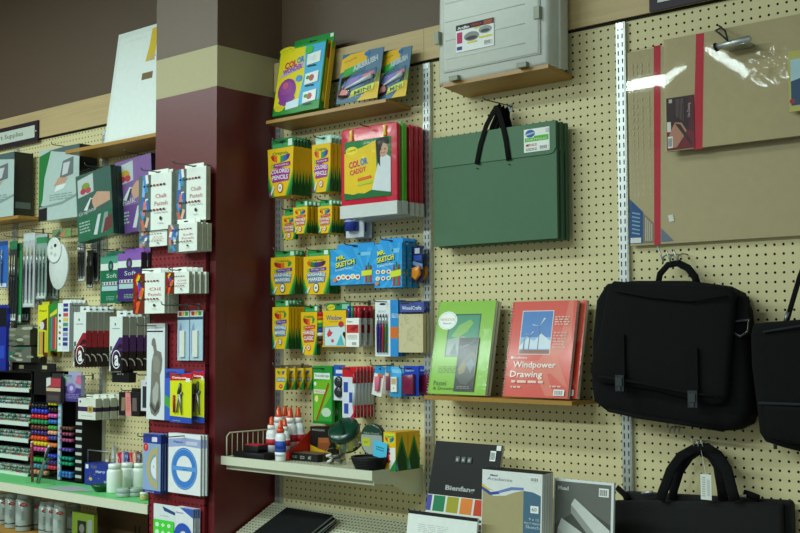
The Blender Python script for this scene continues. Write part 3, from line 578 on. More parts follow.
b.right(0, 1.5, 0, h, w/2); b.R(0, 0, 1, .12, '1f8c34'); b.R(0, .75, 1, .96, 'b03a28'); b.E(.5, .2, .4, .05, 'e8d840'); b.R(.0, 0, .25, 1, '1f8c34'); b.build('carton', r)
g = B(); g.mi = GLOSS; a = w*.46; g.box(-w*.30, w*.56, .9, 1.0, h*.9, h*1.13, '1a8c3c'); g.front(-w*.30, w*.56, h*.9, h*1.13, .9).R(.9, .72, .98, .95, 'e4ece6'); g.E(.5, .72, .09, .04, '0a2a14', n=10); g.E(.42, .72, .04, .07, '0a2a14', n=10); g.build('hang_tab', r)
g = B(); g.mi = GLOSS; g.box(w*.52, w*.535, .8, 1.6, .2, h*1.0, 'd8b41c'); g.build('side_flap', r)
def air(lab, px, f, ang, ti, seed):
    r, w, h = lean('marker_kit_card', lab, 'marker kit', px, f, ang, ti, 'marker airbrush kits'); b = B(); b.mi = GLOSS
    b.box(-w/2, w/2, .05, .15, 0, h, '3a6a8a', side='2a4a4a'); b.front(-w/2, w/2, 0, h, .05); b.P([(0, .62), (.62, .8), (.62, 1), (.2, .98), (0, .9)], 'e4b41c'); b.T('Crayola', .22, .86, .3, .06, 'b08a10', rot=12, bold=.03)
    b.P([(.62, .6), (1, .4), (1, 1), (.62, 1)], '5a7a94'); b.P([(.5, 0), (1, 0), (1, .4), (.8, .25)], 'e0b81c'); b.P([(.85, .35), (1, .3), (1, .55), (.9, .5)], '6a7a20')
    b.P([(.05, .5), (.45, .62), (.5, .76), (.1, .68)], '2f9a3c'); b.T('MARKER', .28, .66, .38, .1, '3ab04a', rot=12, bold=.04); b.T('AIRBRUSH', .6, .74, .6, .12, 'b8c4cc', rot=14, bold=.05)
    b.P([(0, .22), (.4, .3), (.8, .42), (.85, .55), (.5, .52), (.1, .46)], '6a80b8'); b.P([(.5, .38), (.82, .44), (.84, .56), (.6, .52)], 'e8708c'); b.P([(.2, .34), (.45, .4), (.5, .5), (.3, .46)], '9a78c8')
    b.E(.15, .2, .16, .13, '4a1a1e'); b.E(.15, .2, .11, .08, 'e08a8a', n=10); b.P([(.3, .08), (.9, .2), (.88, .32), (.36, .22)], 'd8dc50'); b.T('MINI', .62, .2, .4, .08, '3a4a30', rot=10, bold=.02); b.E(.62, .93, .07, .045, '2a70c0')
    b.build('card', r); k = B(); k.mi = PLA; k.tube([(-w*.3, -.15, h*.28), (w*.32, -.15, h*.46)], [.14, .35], 'd8e0ea'); k.build('sprayer', r); f_ = B(); f_.mi = FILM; f_.slab([(-w*.4, h*.1), (w*.4, h*.15), (w*.42, h*.6), (-w*.38, h*.5)], -.6, .05, .3, 'ffffff'); f_.build('blister', r)
air('blue and yellow marker airbrush kit, nearer the column, next to the colouring kit box', (335.8, 52, 377, 101, 358), 4.2, 10, 1, 1)
air('blue and yellow marker airbrush kit at the right end of the top shelf', (377, 49, 405.5, 98, 395), 3.4, 10, 1, 2)
# ================================================================ RIGHT HALF
def XZ(pts, Y): return [((lambda q: (q.x, q.z))(at(px, py, Y))) for px, py in pts]
def rel(pts, o): return [(x-o[0], z-o[1]) for x, z in pts]
# translucent storage case standing on its shelf
o = at(495, 72, -5)
t = thing('storage_case', 'large translucent plastic storage case standing upright on the top shelf', 'storage case', (o.x, -5, 20.62), None, (0, 0, 0))
xl = at(440, 82, -5).x-o.x; xr = at(551, 64, -5).x-o.x; H = 20.5
b = B(); b.mi = FRO
b.slab([(xl, 0), (xr, 0), (xr+.2, H), (xl+.4, H)], -.6, 4.2, .7, 'd4d8d0'); b.build('case_body', t)
b = B(); b.mi = FRO; b.slab([(xl+1.2, 1.4), (xr-1, 1.4), (xr-1, H-1), (xl+1.4, H-1)], -1.0, -.45, .35, 'dce0d8'); LP = b.build('lid_panel', t)
b = B(); b.mi = FRO; b.slab([(xl-.2, -.1), (xr+.25, -.1), (xr+.35, H+.2), (xl+.1, H+.2)], 1.6, 2.1, .15, 'dadeD6'); b.build('rim', t)
for i in range(7): b = B(); b.mi = FRO; b.tube([(xl+1.8, -1.02, 3+i*2.4), (xr-3, -1.02, 3+i*2.4)], .06, 'e2e6de'); b.build('rib', LP)
for (u, v, a, c_) in ((xr-1.6, 5.6, .8, 1.5), (xl+.1, 5.2, .7, 1.6)): b = B(); b.mi = PLA; b.box(u, u+a, -1.25, -.6, v, v+c_, '8a917c'); tag(b.build('latch', t), 'olive grey latch', None)
for u in (xl+2.4, xr-4.2): b = B(); b.mi = PLA; b.box(u, u+1.4, -1.2, 0, .1, .7, '7a806c'); tag(b.build('latch', t), 'olive grey latch', None)
tl = at(456.5, 27.5, -6); br = at(494.5, 47, -6); b = B(); x0, x1, z0, z1 = tl.x-o.x, br.x-o.x, at(475, 51.5, -6).z-20.35, at(475, 24, -6).z-20.35
b.box(x0, x1, -1.12, -1.05, z0, z1, 'f0f2f0'); b.front(x0, x1, z0, z1, -1.12); b.R(0, .8, 1, 1, '241a20'); b.T('ArtBin', .2, .88, .32, .1, 'f0f0f0', bold=.03); b.T('SIDEKICK', .55, .9, .28, .09, 'c03048', bold=.03); b.R(.74, .82, .97, .97, 'a85030'); b.R(.03, .32, .17, .72, 'c02868')
b.E(.42, .5, .2, .17, '8a9090'); b.E(.42, .44, .15, .07, '4a3a3c'); b.E(.78, .64, .17, .14, '9aa0a0'); b.E(.78, .6, .12, .06, '3a4a4c'); b.R(.5, .74, .66, .79, 'e0d030'); b.R(.62, .36, .96, .42, 'e4d828'); b.R(.3, .26, .56, .31, 'e4d828'); b.R(.03, .08, .16, .2, '3a3a90'); b.barcode(.74, .08, .95, .26)
b.build('label', LP)
# green portfolios on one hook
def portfolio(w, h, loc, lab, front):
    r = thing('portfolio', lab, 'portfolio', loc, 'green expanding portfolios'); G = '4a6e52'; b = B(); b.box(-w/2, w/2, -.45, 0, -h, 0, G, CARD, side='36553f'); b.front(-w/2, w/2, -h, 0, -.45)
    b.build('body', r); g = B(); fl = [(-w/2-.02, .0), (w/2, 0), (w/2, -h*.23), (w/2-.4, -h*.27), (w/2-1.0, -h*.28), (-w/2-.02, -h*.275)]
    g.prism(fl[::-1], -.58, -.46, '4f7457', CARD, side='36553f'); fp = g.build('flap', r)
    if front:
        s_ = B(); s_.box(w*.26, w*.455, -.62, -.59, -h*.245, -h*.045, 'eef2ec'); s_.front(w*.26, w*.455, -h*.245, -h*.045, -.62); s_.E(.25, .8, .19, .17, '3060a0'); s_.P([(.08, .72), (.42, .8), (.42, .86), (.08, .8)], 'a8c0e0'); s_.R(.04, .45, .96, .62, '58b838'); s_.R(.4, .58, .96, .68, '58b838'); s_.T('PORTFOLIO', .5, .53, .8, .08, 'e8f8e0')
        s_.lines(.08, .24, .5, .36, 2, 'c05058'); s_.E(.14, .3, .05, .05, 'b03038'); s_.barcode(.6, .06, .95, .26); s_.lines(.08, .05, .5, .18, 2, '8a8a8a'); s_.R(.86, .78, .97, .95, 'c8d0d0'); tag(s_.build('sticker', fp), 'white and green sticker', None)
    for u0, u1 in ((-.09, .0), (.17, .04)) if front else ((-.07, .01), (.15, .03)):
        k = B(); k.mi = FAB; X0 = w*u0-w*.03; AP = hx-loc[0]; k.tube([(X0, -.66, -h*.29), (X0*.8+AP*.2, -.66, -h*.12), (X0*.5+AP*.5, -.64, .6), (X0*.22+AP*.78, -.55, 2.0), (AP-.1, -.45, 2.8), (AP+.1, -.3, 3.1), (AP+.3, -.15, 2.4), (AP+.4, -.12, .1)], .42, '0a0b0a', n=8, flat=.16); rh = k.build('ribbon_handle', r)
        if front: k = B(); k.mi = MET; k.E if 0 else None; k.lathe([(.12, 0), (.12, .08)], '303830', n=8, at=(X0, -.6, -h*.33)); k.build('rivet', rh)
    return r
hx = at(497, 108, -3).x
x, z, w, h = slot(433.5, 150, 557, 243, 3.0); zt = at(495, 129.5, -3).z; zb = at(495, 242.5, -3).z
portfolio(w, zt-zb, (x, -2.55, zt), 'green cardboard portfolio with white sticker and black ribbon handles, frontmost', True)
portfolio(w, zt-zb, (x+.2, -1.72, zt-.1), 'green cardboard portfolio in the middle of the three hanging together', False)
portfolio(w, zt-zb, (x+.35, -.9, zt-.15), 'green cardboard portfolio nearest the pegboard, behind the other two', False)
hx = at(497, 108, -3).x; hook(hx, at(497, 103, -3).z, 0, 6, 'the green portfolios')
# spiral pads
def spiral(r, h, w, c='cfd4d2', n=34):
    k = B(); k.mi = MET
    for i in range(n): zz = h*(i+.5)/n; k.tube([(-w/2+.25, -.06, zz), (-w/2-.12, -.12, zz+.05), (-w/2-.22, .18, zz+.05), (-w/2+.1, .5, zz)], .035, c, n=4)
    k.build('wire_binding', r)
def padbase(r, w, h, c, th=.5, side='e6e4da', cov=None):
    b = B(); b.box(-w/2, w/2, 0, .06, 0, h, c, GLOSS); b.box(-w/2, w/2, .06, th, 0, h, 'e8e6dc'); b.box(-w/2, w/2, th, th+.06, 0, h, '8a8478'); b.mi = GLOSS; b.front(-w/2, w/2, 0, h, 0); return b
r, w, h = lean('spiral_pad', 'lime green spiral pad with a black brochure taped on its front', 'sketch pad', (427.5, 301, 485, 394.5, 468), 4.9, 12, group=None)
b = padbase(r, w, h, '80b818'); b.R(.22, .40, .80, .88, '163a2c', GLOSS) if 0 else None
b.P([(.22, .40), (.78, .40), (.78, .86), (.22, .86)], '204a3a'); b.P([(.24, .58), (.76, .56), (.76, .845), (.24, .845)], '2a8a66'); b.P([(.3, .62), (.42, .74), (.6, .80), (.66, .76), (.56, .66), (.4, .6)], '7ab04a'); b.P([(.24, .41), (.76, .41), (.76, .56), (.5, .62), (.24, .58)], '8a9a94'); b.P([(.3, .42), (.38, .55), (.44, .42)], '3a5a52')
b.E(.20, .79, .17, .10, 'eef2ea'); b.T('INSTRUCTION', .2, .8, .24, .025, 'c04040'); b.ring(.2, .79, .15, .088, .96, 'a0c0b0'); b.T('Watercolor', .2, .76, .16, .02, '5070b0')
b.lines(.14, .22, .45, .30, 4, '5a8a18'); b.T('Pastel', .2, .115, .22, .05, '3a5a14'); b.T('& Drawing Sketch', .42, .055, .66, .045, '3a5a14'); b.lines(.56, .08, .8, .13, 2, '5a8a18')
b.build('pad', r); spiral(r, h, w)
g = B(); g.mi = GLOSS; g.box(-w*.04, w*.30, -.14, -.06, h*.035, h*.60, '1a1c1e'); g.front(-w*.04, w*.30, h*.035, h*.60, -.14); g.P([(.0, .3), (.12, .5), (.4, .62), (.7, .74), (1, .66), (1, .3), (.6, .12), (.3, .14)], '4a4a44'); g.P([(.1, .4), (.3, .55), (.5, .5), (.45, .35), (.2, .3)], '8a8058'); g.P([(.5, .5), (.75, .62), (.9, .5), (.75, .34)], '6a7a84'); g.T('FABER', .45, .86, .7, .04, 'a0a8b0', rot=14); g.P([(.5, .9), (.9, .98), (.8, .9), (.6, .84)], '3a4248'); g.lines(.15, .04, .8, .10, 2, '8a8a80'); tag(g.build('brochure', r), 'black folded brochure', None)
f_ = B(); f_.mi = FILM; f_.box(w*.36, w/2+.15, -.22, -.16, .1, h*.7, 'ffffff'); f_.build('film_edge', r)
r2, w2, h2 = lean('spiral_pad', 'lime green spiral pad hidden behind the one with the brochure', 'sketch pad', (434, 302, 488, 394.5, 472), 4.1, 12)
padbase(r2, w2, h2, '80b818').build('pad', r2)
def redpad(lab, px, f):
    r, w, h = lean('spiral_pad', lab, 'sketch pad', px, f, 12, group='red spiral drawing pads'); b = padbase(r, w, h, 'd8402a')
    b.P([(.0, .22), (.18, .36), (.5, .38), (.62, .5), (.8, .62), (.88, 1), (.95, 1), (.96, .6), (.78, .42), (.98, .1), (.7, .25), (.5, .22), (.3, .18)], 'dc6a52'); b.P([(.5, .22), (.66, .02), (.8, .02), (.62, .3)], 'dc6a52')
    b.R(.175, .44, .665, .90, 'e8e4e0'); b.R(.185, .447, .655, .893, '3a78c0'); b.R(.185, .447, .655, .62, '8ab0dc'); b.P([(.185, .53), (.3, .62), (.4, .58), (.5, .66), (.655, .58), (.655, .5), (.185, .5)], 'd0dcea'); b.R(.185, .447, .655, .49, '8a4a38')
    for (u, v, q) in ((.47, .74, 1), (.33, .64, .6), (.25, .6, .45)):
        b.P([(u-.008, .48), (u+.008, .48), (u+.004, v), (u-.004, v)], '5a6a80')
        for a in (20, 140, 262): a = math.radians(a+q*30); b.P([(u, v), (u+.13*q*math.cos(a), v+.1*q*math.sin(a)), (u+.1*q*math.cos(a+.12), v+.1*q*math.sin(a+.14))], 'c8d4e0')
    b.T('Strathmore', .22, .405, .22, .025, 'f4e8e0', bold=.02); b.E(.09, .405, .02, .014, 'f4e8e0'); b.T('Windpower', .45, .325, .66, .085, 'fff4ee', bold=.012); b.T('Drawing', .34, .225, .50, .085, 'fff4ee', bold=.012); b.lines(.12, .13, .62, .18, 1, 'f0c8b8', fill=.5); b.lines(.12, .08, .3, .12, 1, 'f0c8b8')
    b.lines(.70, .74, .92, .84, 4, 'f0c8b8', 4); b.lines(.70, .50, .90, .68, 6, 'e8a898', 9); b.barcode(.79, .025, .95, .085); b.lines(.72, .10, .92, .13, 1, 'f0c8b8'); b.build('pad', r); spiral(r, h, w); return r
redpad('red spiral drawing pad with wind turbine picture, in front', (502.5, 301, 567.5, 397.5, 547), 5.0)
redpad('red spiral drawing pad mostly hidden behind the front red one', (512, 301, 577, 397.5, 553), 4.1)
# big sheets in clear wrap
def flat(x0, x1, z0, z1, y, th, c): b = B(); b.box(x0-x0, x1-x0, -th, 0, 0, z1-z0, c, WRAP); return b
p0 = at(629, 246, -.9); p1 = at(627, 52, -.9); xl = p0.x+.15; zb, zt = p0.z, at(640, 50.5, -.9).z; XR = at(800, 200, -1).x+10
t = thing('wrapped_board', 'wide brown board in clear wrap, the lower and farther one, with blue corner label', 'board', (xl, -.35, zb), 'wrapped brown boards'); Hh = zt-zb; Ww = XR-xl
b = flat(xl, XR, zb, zt, 0, .5, 'b8a87e'); b.front(0, Ww, 0, Hh, -.5)
def U(px, py): q = at(px, py, -.9); return ((q.x-xl)/Ww, (q.z-zb)/Hh)
b.P([U(653.5, 46), U(660.5, 45), U(660.5, 244.5), U(654, 245)], 'c41c34')
for i, x_ in enumerate((633, 637, 642, 649)): b.frame(b.fr[0], b.fr[1], b.fr[2], b.fr[3]); u = U(x_, 150)[0]; [b.R(u, v, u+.006, v+random.uniform(.01, .03), 'c4b496') or 0 for v in [q*.035+.25 for q in range(20)]]; b.n = 3
b.T('ILLUSTRATION BOARD', U(656.5, 150)[0], .62, .2, .012*2, 'e0a0a0', rot=90) if 0 else None
b.P([U(629.5, 199), U(643, 212), U(643, 243.5), U(629.5, 244)], '27548c'); b.P([U(643, 213), U(653.5, 223), U(653.5, 243), U(643, 243.5)], '8a7c64'); b.P([U(661, 228), U(674, 241), U(661, 242)], '6c7c8c'); b.P([U(630.5, 238), U(641, 237.5), U(641, 242.8), U(630.5, 243.3)], 'e8e8e0')
for i in range(6): b.P([U(632, 212+i*4), U(640, 213.5+i*4), U(640, 215+i*4), U(632, 213.5+i*4)], '8ab0c8')
for i in range(4): b.P([U(645.5+i*2, 217+i*2), U(646.5+i*2, 218+i*2), U(646.5+i*2, 241), U(645.5+i*2, 241)], 'd8d0bc')
b.P([U(668, 215.5), U(673, 214.5), U(674.5, 221), U(669.5, 222)], 'e4e4dc'); b.build('board', t)
f_ = B(); f_.mi = CLR; f_.box(-.1, Ww, -.75, -.62, -.1, Hh+.1, 'ffffff'); f_.build('clear_wrap', t)
p0 = at(665.5, 149.5, -2.4); xl = p0.x; zb, zt = at(700, 147.6, -2.4).z, at(700, 33, -2.4).z; Hh = zt-zb; Ww = XR-xl
t = thing('wrapped_board', 'wide brown board in clear wrap, the upper and nearer one, under the double hook', 'board', (xl, -1.9, zb), 'wrapped brown boards')
def U(px, py): q = at(px, py, -2.4); return ((q.x-xl)/Ww, (q.z-zb)/Hh)
b = flat(xl, XR, zb, zt, 0, .5, 'b8a87e'); b.front(0, Ww, 0, Hh, -.5); b.P([U(696, 34), U(704.2, 33), U(702.5, 149), U(693.5, 149.5)], 'c41c34'); b.build('board', t)
g = B(); x0, x1 = [(at(q, 120, -2.5).x-xl) for q in (666.3, 694.2)]; z0, z1 = at(680, 149, -2.5).z-zb, at(680, 96.5, -2.5).z-zb; g.box(x0, x1, -.56, -.51, z0, z1, '3a2024'); g.front(x0, x1, z0, z1, -.56)
g.R(.8, 0, 1, 1, '5a2028'); g.P([(0, 0), (1, 0), (1, .3), (0, .5)], '7a1c2c'); g.P([(.05, .04), (.1, .3), (.3, .52), (.55, .5), (.72, .34), (.6, .22), (.35, .04)], 'c08870'); g.P([(.3, .5), (.5, .47), (.9, .1), (.86, .06)], '3a2a24'); g.R(.02, .35, .16, .54, 'e8e4dc'); g.barcode(.04, .04, .22, .26); g.R(.1, .9, .22, .97, 'c0c0b8')
for i in range(6): g.R(.36+i*.05, .62-.02*i, .375+i*.05, .96, '8a7a78')
g.T('Line Drawing', .83, .72, .46, .08, 'd8c8c0', rot=88) ; g.build('label', t)
def wrapf(X, Z):
    d = .012*math.cos(math.pi*(X-4.5)/7.5) if X < 12 else -.012*math.exp(-(X-12)/6)
    g = math.exp(-((X-12.5)/1.6)**2-((Z-Hh*.62)/1.3)**2)
    return (X, -.78-d*(Z-Hh/2)-.07*g*math.sin(4.1*X+2.2*Z+1.5*math.sin(3*Z)), Z)
f_ = B(); f_.mi = FILM; nx = 110; nz = 40; vs = []; fs = []
for j in range(nz+1):
    for i in range(nx+1): vs.append(wrapf(Ww*i/nx-.1, (Hh+.2)*j/nz-.1))
for j in range(nz):
    for i in range(nx): k = j*(nx+1)+i; fs.append((k, k+1, k+nx+2, k+nx+1))
f_.add(vs, fs, 'ffffff', CLR, True); f_.build('clear_wrap', t)
# double hook with clip over it
q = at(737, 42, -3); b = B(); b.mi = MET; dx = .0
b.tube([(-2.2, 1.0, 2.2), (-1.8, -.5, 2.0), (-.4, -2, .9), (0, -2.2, -.3)], .1, '3a3e3c'); b.tube([(-2.2, 1.0, 2.2), (-2.3, -.3, 1.6), (-1, -2, .7), (0, -2.2, -.3)], .1, '3a3e3c')
b.tube([(-1.6, -1.6, -.6), (2.2, -1.6, -.3)], .36, 'd8dcdc', n=10); b.tube([(-1.75, -1.6, -.62), (-1.55, -1.6, -.58)], .5, '2a2c2c', n=10); b.box(-1.2, 1.6, -1.7, 1.6, -.75, -.35, 'b0b6b4')
tag(b.build('bag_hook', None, None, (q.x, -3, q.z)), 'chrome clip hook above the upper wrapped board', 'hook')
# small pack at the right edge
x0 = at(788, 80, -3.4).x; z1, z0 = at(796, 50, -3.4).z, at(796, 111, -3.4).z
t = thing('art_set_pack', 'yellow and blue pack cut off by the right edge, on the upper wrapped board', 'art pack', (x0, -2.95, z0)); b = B(); W_ = 6; b.box(0, W_, -.3, 0, 0, z1-z0, 'b8b060'); b.front(0, W_, 0, z1-z0, -.3)
b.R(.04, .1, .96, .86, '4a7a98'); b.R(.04, .1, .3, .6, '2a4a68'); b.P([(.04, .86), (.04, .5), (.96, .7), (.96, .86)], 'a8c8d0'); b.E(.06, .17, .05, .04, 'a02848'); b.build('card', t)
# sign at the top right
x0, x1 = at(649, 4, -1).x, at(649, 4, -1).x+13; z0 = at(652, 9, -1).z
t = thing('aisle_sign', 'dark purple framed sign at the top edge above the boards', 'sign', (x0, -.65, z0-.25)); b = B(); b.box(0, x1-x0, -.3, 0, 0, 3, '2a1a2c'); b.build('frame', t); b = B(); b.box(1.1, x1-x0-1.1, -.36, -.31, .85, 2.2, 'd8dcd4'); b.build('panel', t)
# ---------------------------------------------------------------- bags
def strap(b, pts, Y, r, c='0c0d0e', flat=.3, o=None, mi=FAB):
    P_ = [at(p[0], p[1], p[2] if len(p) > 2 else Y) for p in pts]; b.mi = mi
    b.tube([q-Vector(o) for q in P_], r, c, n=8, flat=flat)
BK, BK2 = '060708', '040506'
o = at(672, 340, -2.5); O = (o.x, 0, o.z); t = thing('messenger_bag', 'black messenger bag with front flap and two buckles, hanging under the boards', 'bag', O)
def out(pts, Y): return [(x-O[0], z-O[2]) for x, z in XZ(pts, Y)]
b = B(); b.slab(out([(612, 284), (640, 281), (690, 281), (727, 286), (741, 293), (748, 310), (752, 345), (755, 375), (756, 408), (750, 424), (738, 430), (724, 430), (680, 424), (640, 418), (612, 411), (600, 402), (597, 385), (598, 340), (602, 300)], -2.6), -4.4, -.5, .9, BK, FAB, bulge=.3); b.build('body', t)
b = B(); b.slab(out([(613, 281), (640, 283), (680, 284), (731, 287.5), (735, 294), (732, 330), (729, 365), (727.5, 394), (722, 404), (712, 405), (690, 400), (655, 391), (620, 385), (600, 383), (592, 378), (589.5, 370), (592, 358), (599, 335), (604, 305), (607, 288)], -5.4), -5.6, -4.5, .45, BK, FAB, bulge=.35); FP = b.build('flap', t)
for k_, pts in enumerate([[(613, 290), (650, 297), (690, 301), (728, 296)], [(598, 376), (640, 383), (690, 393), (720, 397)]]):
    b = B(); strap(b, [(p[0], p[1], -6.15) for p in pts], 0, .12, BK2, 1, O); b.build('seam_piping', t)
for (u, v) in ((620, 384), (693, 400)):
    q = at(u, v, -6.3)-Vector(O); b = B(); b.box(q.x-.55, q.x+.55, q.y-.15, q.y+.2, q.z-.8, q.z+1.0, '26292b', PLA); b.box(q.x-.38, q.x+.38, q.y-.3, q.y-.1, q.z-.2, q.z+.7, '34383a', PLA); b.box(q.x-.2, q.x+.2, q.y-.28, q.y-.1, q.z-.75, q.z-.3, '34383a', PLA); tag(b.build('buckle', FP), 'dark grey plastic buckle', None)
    b = B(); b.box(q.x-.55, q.x+.55, q.y+.1, q.y+.3, q.z+.6, q.z+5.5, BK2, FAB); b.build('flap_strap', FP)
b = B(); strap(b, [(658, 284, -2.5), (660, 274, -2.5), (668, 265, -2.2), (678, 263, -2.2), (688, 268, -2.2), (695, 277, -2.5), (697, 284, -2.5)], 0, .42, BK2, .45, O); b.build('handle', t)
q = at(740, 329, -4.6)-Vector(O); b = B(); b.mi = PLA; b.tube([q+Vector((-1, 0, .8)), q+Vector((1, 0, .9)), q+Vector((.9, 0, -.3)), q+Vector((0, 0, -.8)), q+Vector((-.9, 0, -.3))], .18, '2a2c30', close=True); DR = b.build('d_ring', t)
b = B(); b.box(q.x-.9, q.x+.9, q.y+.1, q.y+.4, q.z+.7, q.z+3.4, BK2, FAB); RT = b.build('ring_tab', t); DR.parent = RT
b = B(); strap(b, [(608, 410, -4.6), (640, 417, -5.3), (680, 423, -5.3), (724, 430, -4.6)], 0, .22, BK2, 1, O); b.build('bottom_piping', t)
def prong(px, py, Y, lab, K=1):
    q = at(px, py, Y); b = B(); b.mi = MET; b.M = Matrix.Scale(K, 4)
    for dx, l in ((-.8, .6), (.1, 0), (1.0, 0)): b.tube([(dx, (-.05-Y)/K, .9), (dx, .2, .9), (dx-.1, -.5, .6), (dx, -.9, -.2), (dx+.2, -1.2, .1), (dx-.1-l*.3, -1.5, 1.2+l)], .1, 'b4bab8', n=6)
    tag(b.build('hook_rack', None, None, (q.x, Y, q.z)), lab, 'hook')
prong(673, 262, -1.4, 'three pronged silver hook above the black messenger bag')
# bag at the right edge
o = at(790, 385, -2.5); O = (o.x, 0, o.z); t = thing('laptop_bag', 'black zipped bag cut off by the right edge, hanging by a shoulder strap', 'bag', O); RX = 96
b = B(); b.slab(out([(759, 324), (775, 322), (800, 320), (860, 316), (868, 330), (868, 450), (850, 462), (790, 447), (771, 441), (765, 432), (762, 405), (757, 365), (756, 335)], -3), -5.0, -.5, .8, BK, FAB, bulge=.25); b.build('body', t)
b = B(); b.slab(out([(766, 405), (864, 410), (864, 455), (790, 443), (769, 436)], -5.2), -5.9, -4.9, .4, BK, FAB, bulge=.1); b.build('front_pocket', t)
b = B(); strap(b, [(759, 403, -5.6), (862, 407, -5.6)], 0, .15, '24282c', 1, O); b.build('zip', t)
b = B(); strap(b, [(763, 332, -5.3), (800, 326, -5.4), (862, 322, -5.3)], 0, .12, '22262a', 1, O); b.build('seam_piping', t)
b = B(); strap(b, [(786.5, 322, -2.8), (792, 303, -2.6), (800, 276, -2.4), (812, 240, -2), (830, 300, -2.2), (842, 320, -2.6)], 0, .3, BK2, .4, O); SH = b.build('shoulder_strap', t)
b = B(); strap(b, [(784.5, 324, -2.8), (788, 312, -2.8)], 0, .22, '8a8e90', 1, O, MET); b.build('strap_clip', SH)
b = B(); strap(b, [(775, 441, -4.2), (775.5, 449, -4.2)], 0, .2, '2a2c30', 1, O, PLA); b.build('zip_pull', t)
# tote
o = at(700, 500, -2); O = (o.x, 0, o.z); t = thing('tote_bag', 'black canvas tote bag with arched handles and white tag at the bottom right', 'bag', O)
q0, q1 = at(613, 500, -3.2), at(781, 503, -3.2)
b = B(); b.slab([(q0.x-O[0], -12), (q1.x-O[0], -12), (q1.x-O[0], q1.z-O[2]), (q0.x-O[0]+.4, q0.z-O[2])], -3.6, -2.4, .3, BK, CANV, bulge=.35); b.build('front_panel', t)
b = B(); b.slab([(q0.x-O[0]+.3, -12), (q1.x-O[0]+.6, -12), (q1.x-O[0]+.6, q1.z-O[2]-.3), (q1.x-O[0]+.3, q1.z-O[2]+.1), (q0.x-O[0]+.8, q0.z-O[2]+.9)], -2.3, -.8, .3, BK, CANV, bulge=0); b.build('back_panel', t)
def handle(pts, nm='handle', r=.62, fl=.25): b = B(); strap(b, pts, 0, r, BK2, fl, O); b.build(nm, t)
handle([(660, 500, -4.1), (664, 489, -4.1), (671, 470, -3.6), (681, 456, -2.6), (694, 449, -1.9), (706, 448, -1.9), (718, 456, -2.4), (727, 470, -3.2), (732, 490, -4.0), (735, 501, -4.1)])
handle([(672, 500, -2.4), (674, 489, -2.4), (680, 470, -2.3), (690, 456, -2), (700, 450, -1.8), (711, 455, -1.9), (718, 466, -2.2), (722, 490, -2.4), (723, 500, -2.4)], r=.55)
for pts in ([(617, 487.5, -2.6), (624, 494, -2.6), (628, 500, -2.8)], [(744, 493, -2.6), (752, 495.5, -2.6), (759, 498.5, -2.6)]): handle(pts, 'strap_end', .4, .6)
for u, v in ((648, 493), (741, 497)): q = at(u, v, -3)-Vector(O); b = B(); b.mi = MET; b.tube([q+Vector((-.8, 0, -.1)), q+Vector((.6, 0, .2))], .14, 'c0c4c4'); b.build('buckle_bar', t)
q = at(706, 487, -4.3)-Vector(O); b = B(); b.box(q.x-.62, q.x+.62, q.y, q.y+.03, q.z-1.35, q.z+1.35, 'dfe3dc'); b.front(q.x-.62, q.x+.62, q.z-1.35, q.z+1.35, q.y); b.lines(.15, .1, .45, .9, 9, '9a9a94', 3); b.R(.6, .15, .85, .8, 'c4c8c0'); tag(b.build('price_tag', t), 'white price tag', None); PT = COL.objects[-1]
b = B(); b.tube([q+Vector((0, 0, 1.3)), at(701, 450, -2.2)-Vector(O)], .03, 'e0e0e0', n=4); b.build('tag_string', PT)
prong(700, 446, -1.2, 'silver hook holding the black tote bag', .6)
prong(676, 432, -.8, 'empty silver hook just under the messenger bag', .6)
# ================================================================ METAL SHELF AND LOWER DECKS
SZ = -28.95
t = thing('metal_shelf', 'cream steel shelf with sloped front rail, holding glue bottles and jars', 'shelf', (-15.9, 0, SZ)); L_, D_ = 14.9, 10.3
b = B(); b.box(-L_, L_, -D_, -.7, -.15, 0, 'ffffff'); b.build('deck', t, m_deck)
b = B(); b.box(-L_+.1, L_-.1, -D_, -.7, -.5, -.3, '8a8a78'); b.build('deck_underside', t, m_white)
b = B(); b.prism([(-L_-.2, .25), (L_+.1, .25), (L_+.1, -.95), (-L_-.2, -.95)], -D_-.35, -D_, 'ffffff'); b.build('price_rail', t, m_white)
b = B(); b.box(-L_+.3, L_-.5, -D_+.7, -D_+.9, -1.7, -.5, 'ffffff'); b.build('rail_lip', t, m_white)
for x_ in (-L_-.05, L_+.05):
    b = B(); vs = [(x_-.06, -D_, .25), (x_-.06, -.7, .25), (x_-.06, -.7, -3.6), (x_-.06, -3.5, -3.4), (x_-.06, -6.5, -1.9), (x_-.06, -D_, -1.4)]; vs += [(x+.12, y, z) for x, y, z in vs]
    b.add(vs, [(0, 1, 2, 3, 4, 5), (11, 10, 9, 8, 7, 6)]+[(i, (i+1) % 6, 6+(i+1) % 6, 6+i) for i in range(6)], 'ffffff'); b.build('bracket', t, m_white)
DA = 26
t = thing('base_deck', 'slanted perforated cream shelf at the bottom, carrying black books', 'shelf', (-15.9, -.3, -36.1), None, (DA, 0, 0)); b = B(); b.box(-14.3, 15.2, -18, -.5, -.06, 0, 'ffffff'); b.build('deck', t, m_deck)
b = B(); b.box(-14.3, 15.2, -18, 0, -.9, -.7, '3a3a30'); b.build('deck_underside', t); b = B(); b.box(-14.3, 15.2, -18.3, -18, -1.5, .5, 'ffffff'); b.build('front_rail', t, m_white)  # underside coloured dark as painted shade seen through the deck holes
t = thing('base_deck', 'perforated cream base shelf under the leaning art pads', 'shelf', (15, 0, -42)); b = B(); b.box(-15, 15, -22, -.5, -.15, 0, 'ffffff'); b.build('deck', t, m_deck)
b = B(); b.box(-14.9, 14.9, -22, -.5, -.6, -.4, 'ffffff'); b.build('deck_underside', t, m_white)
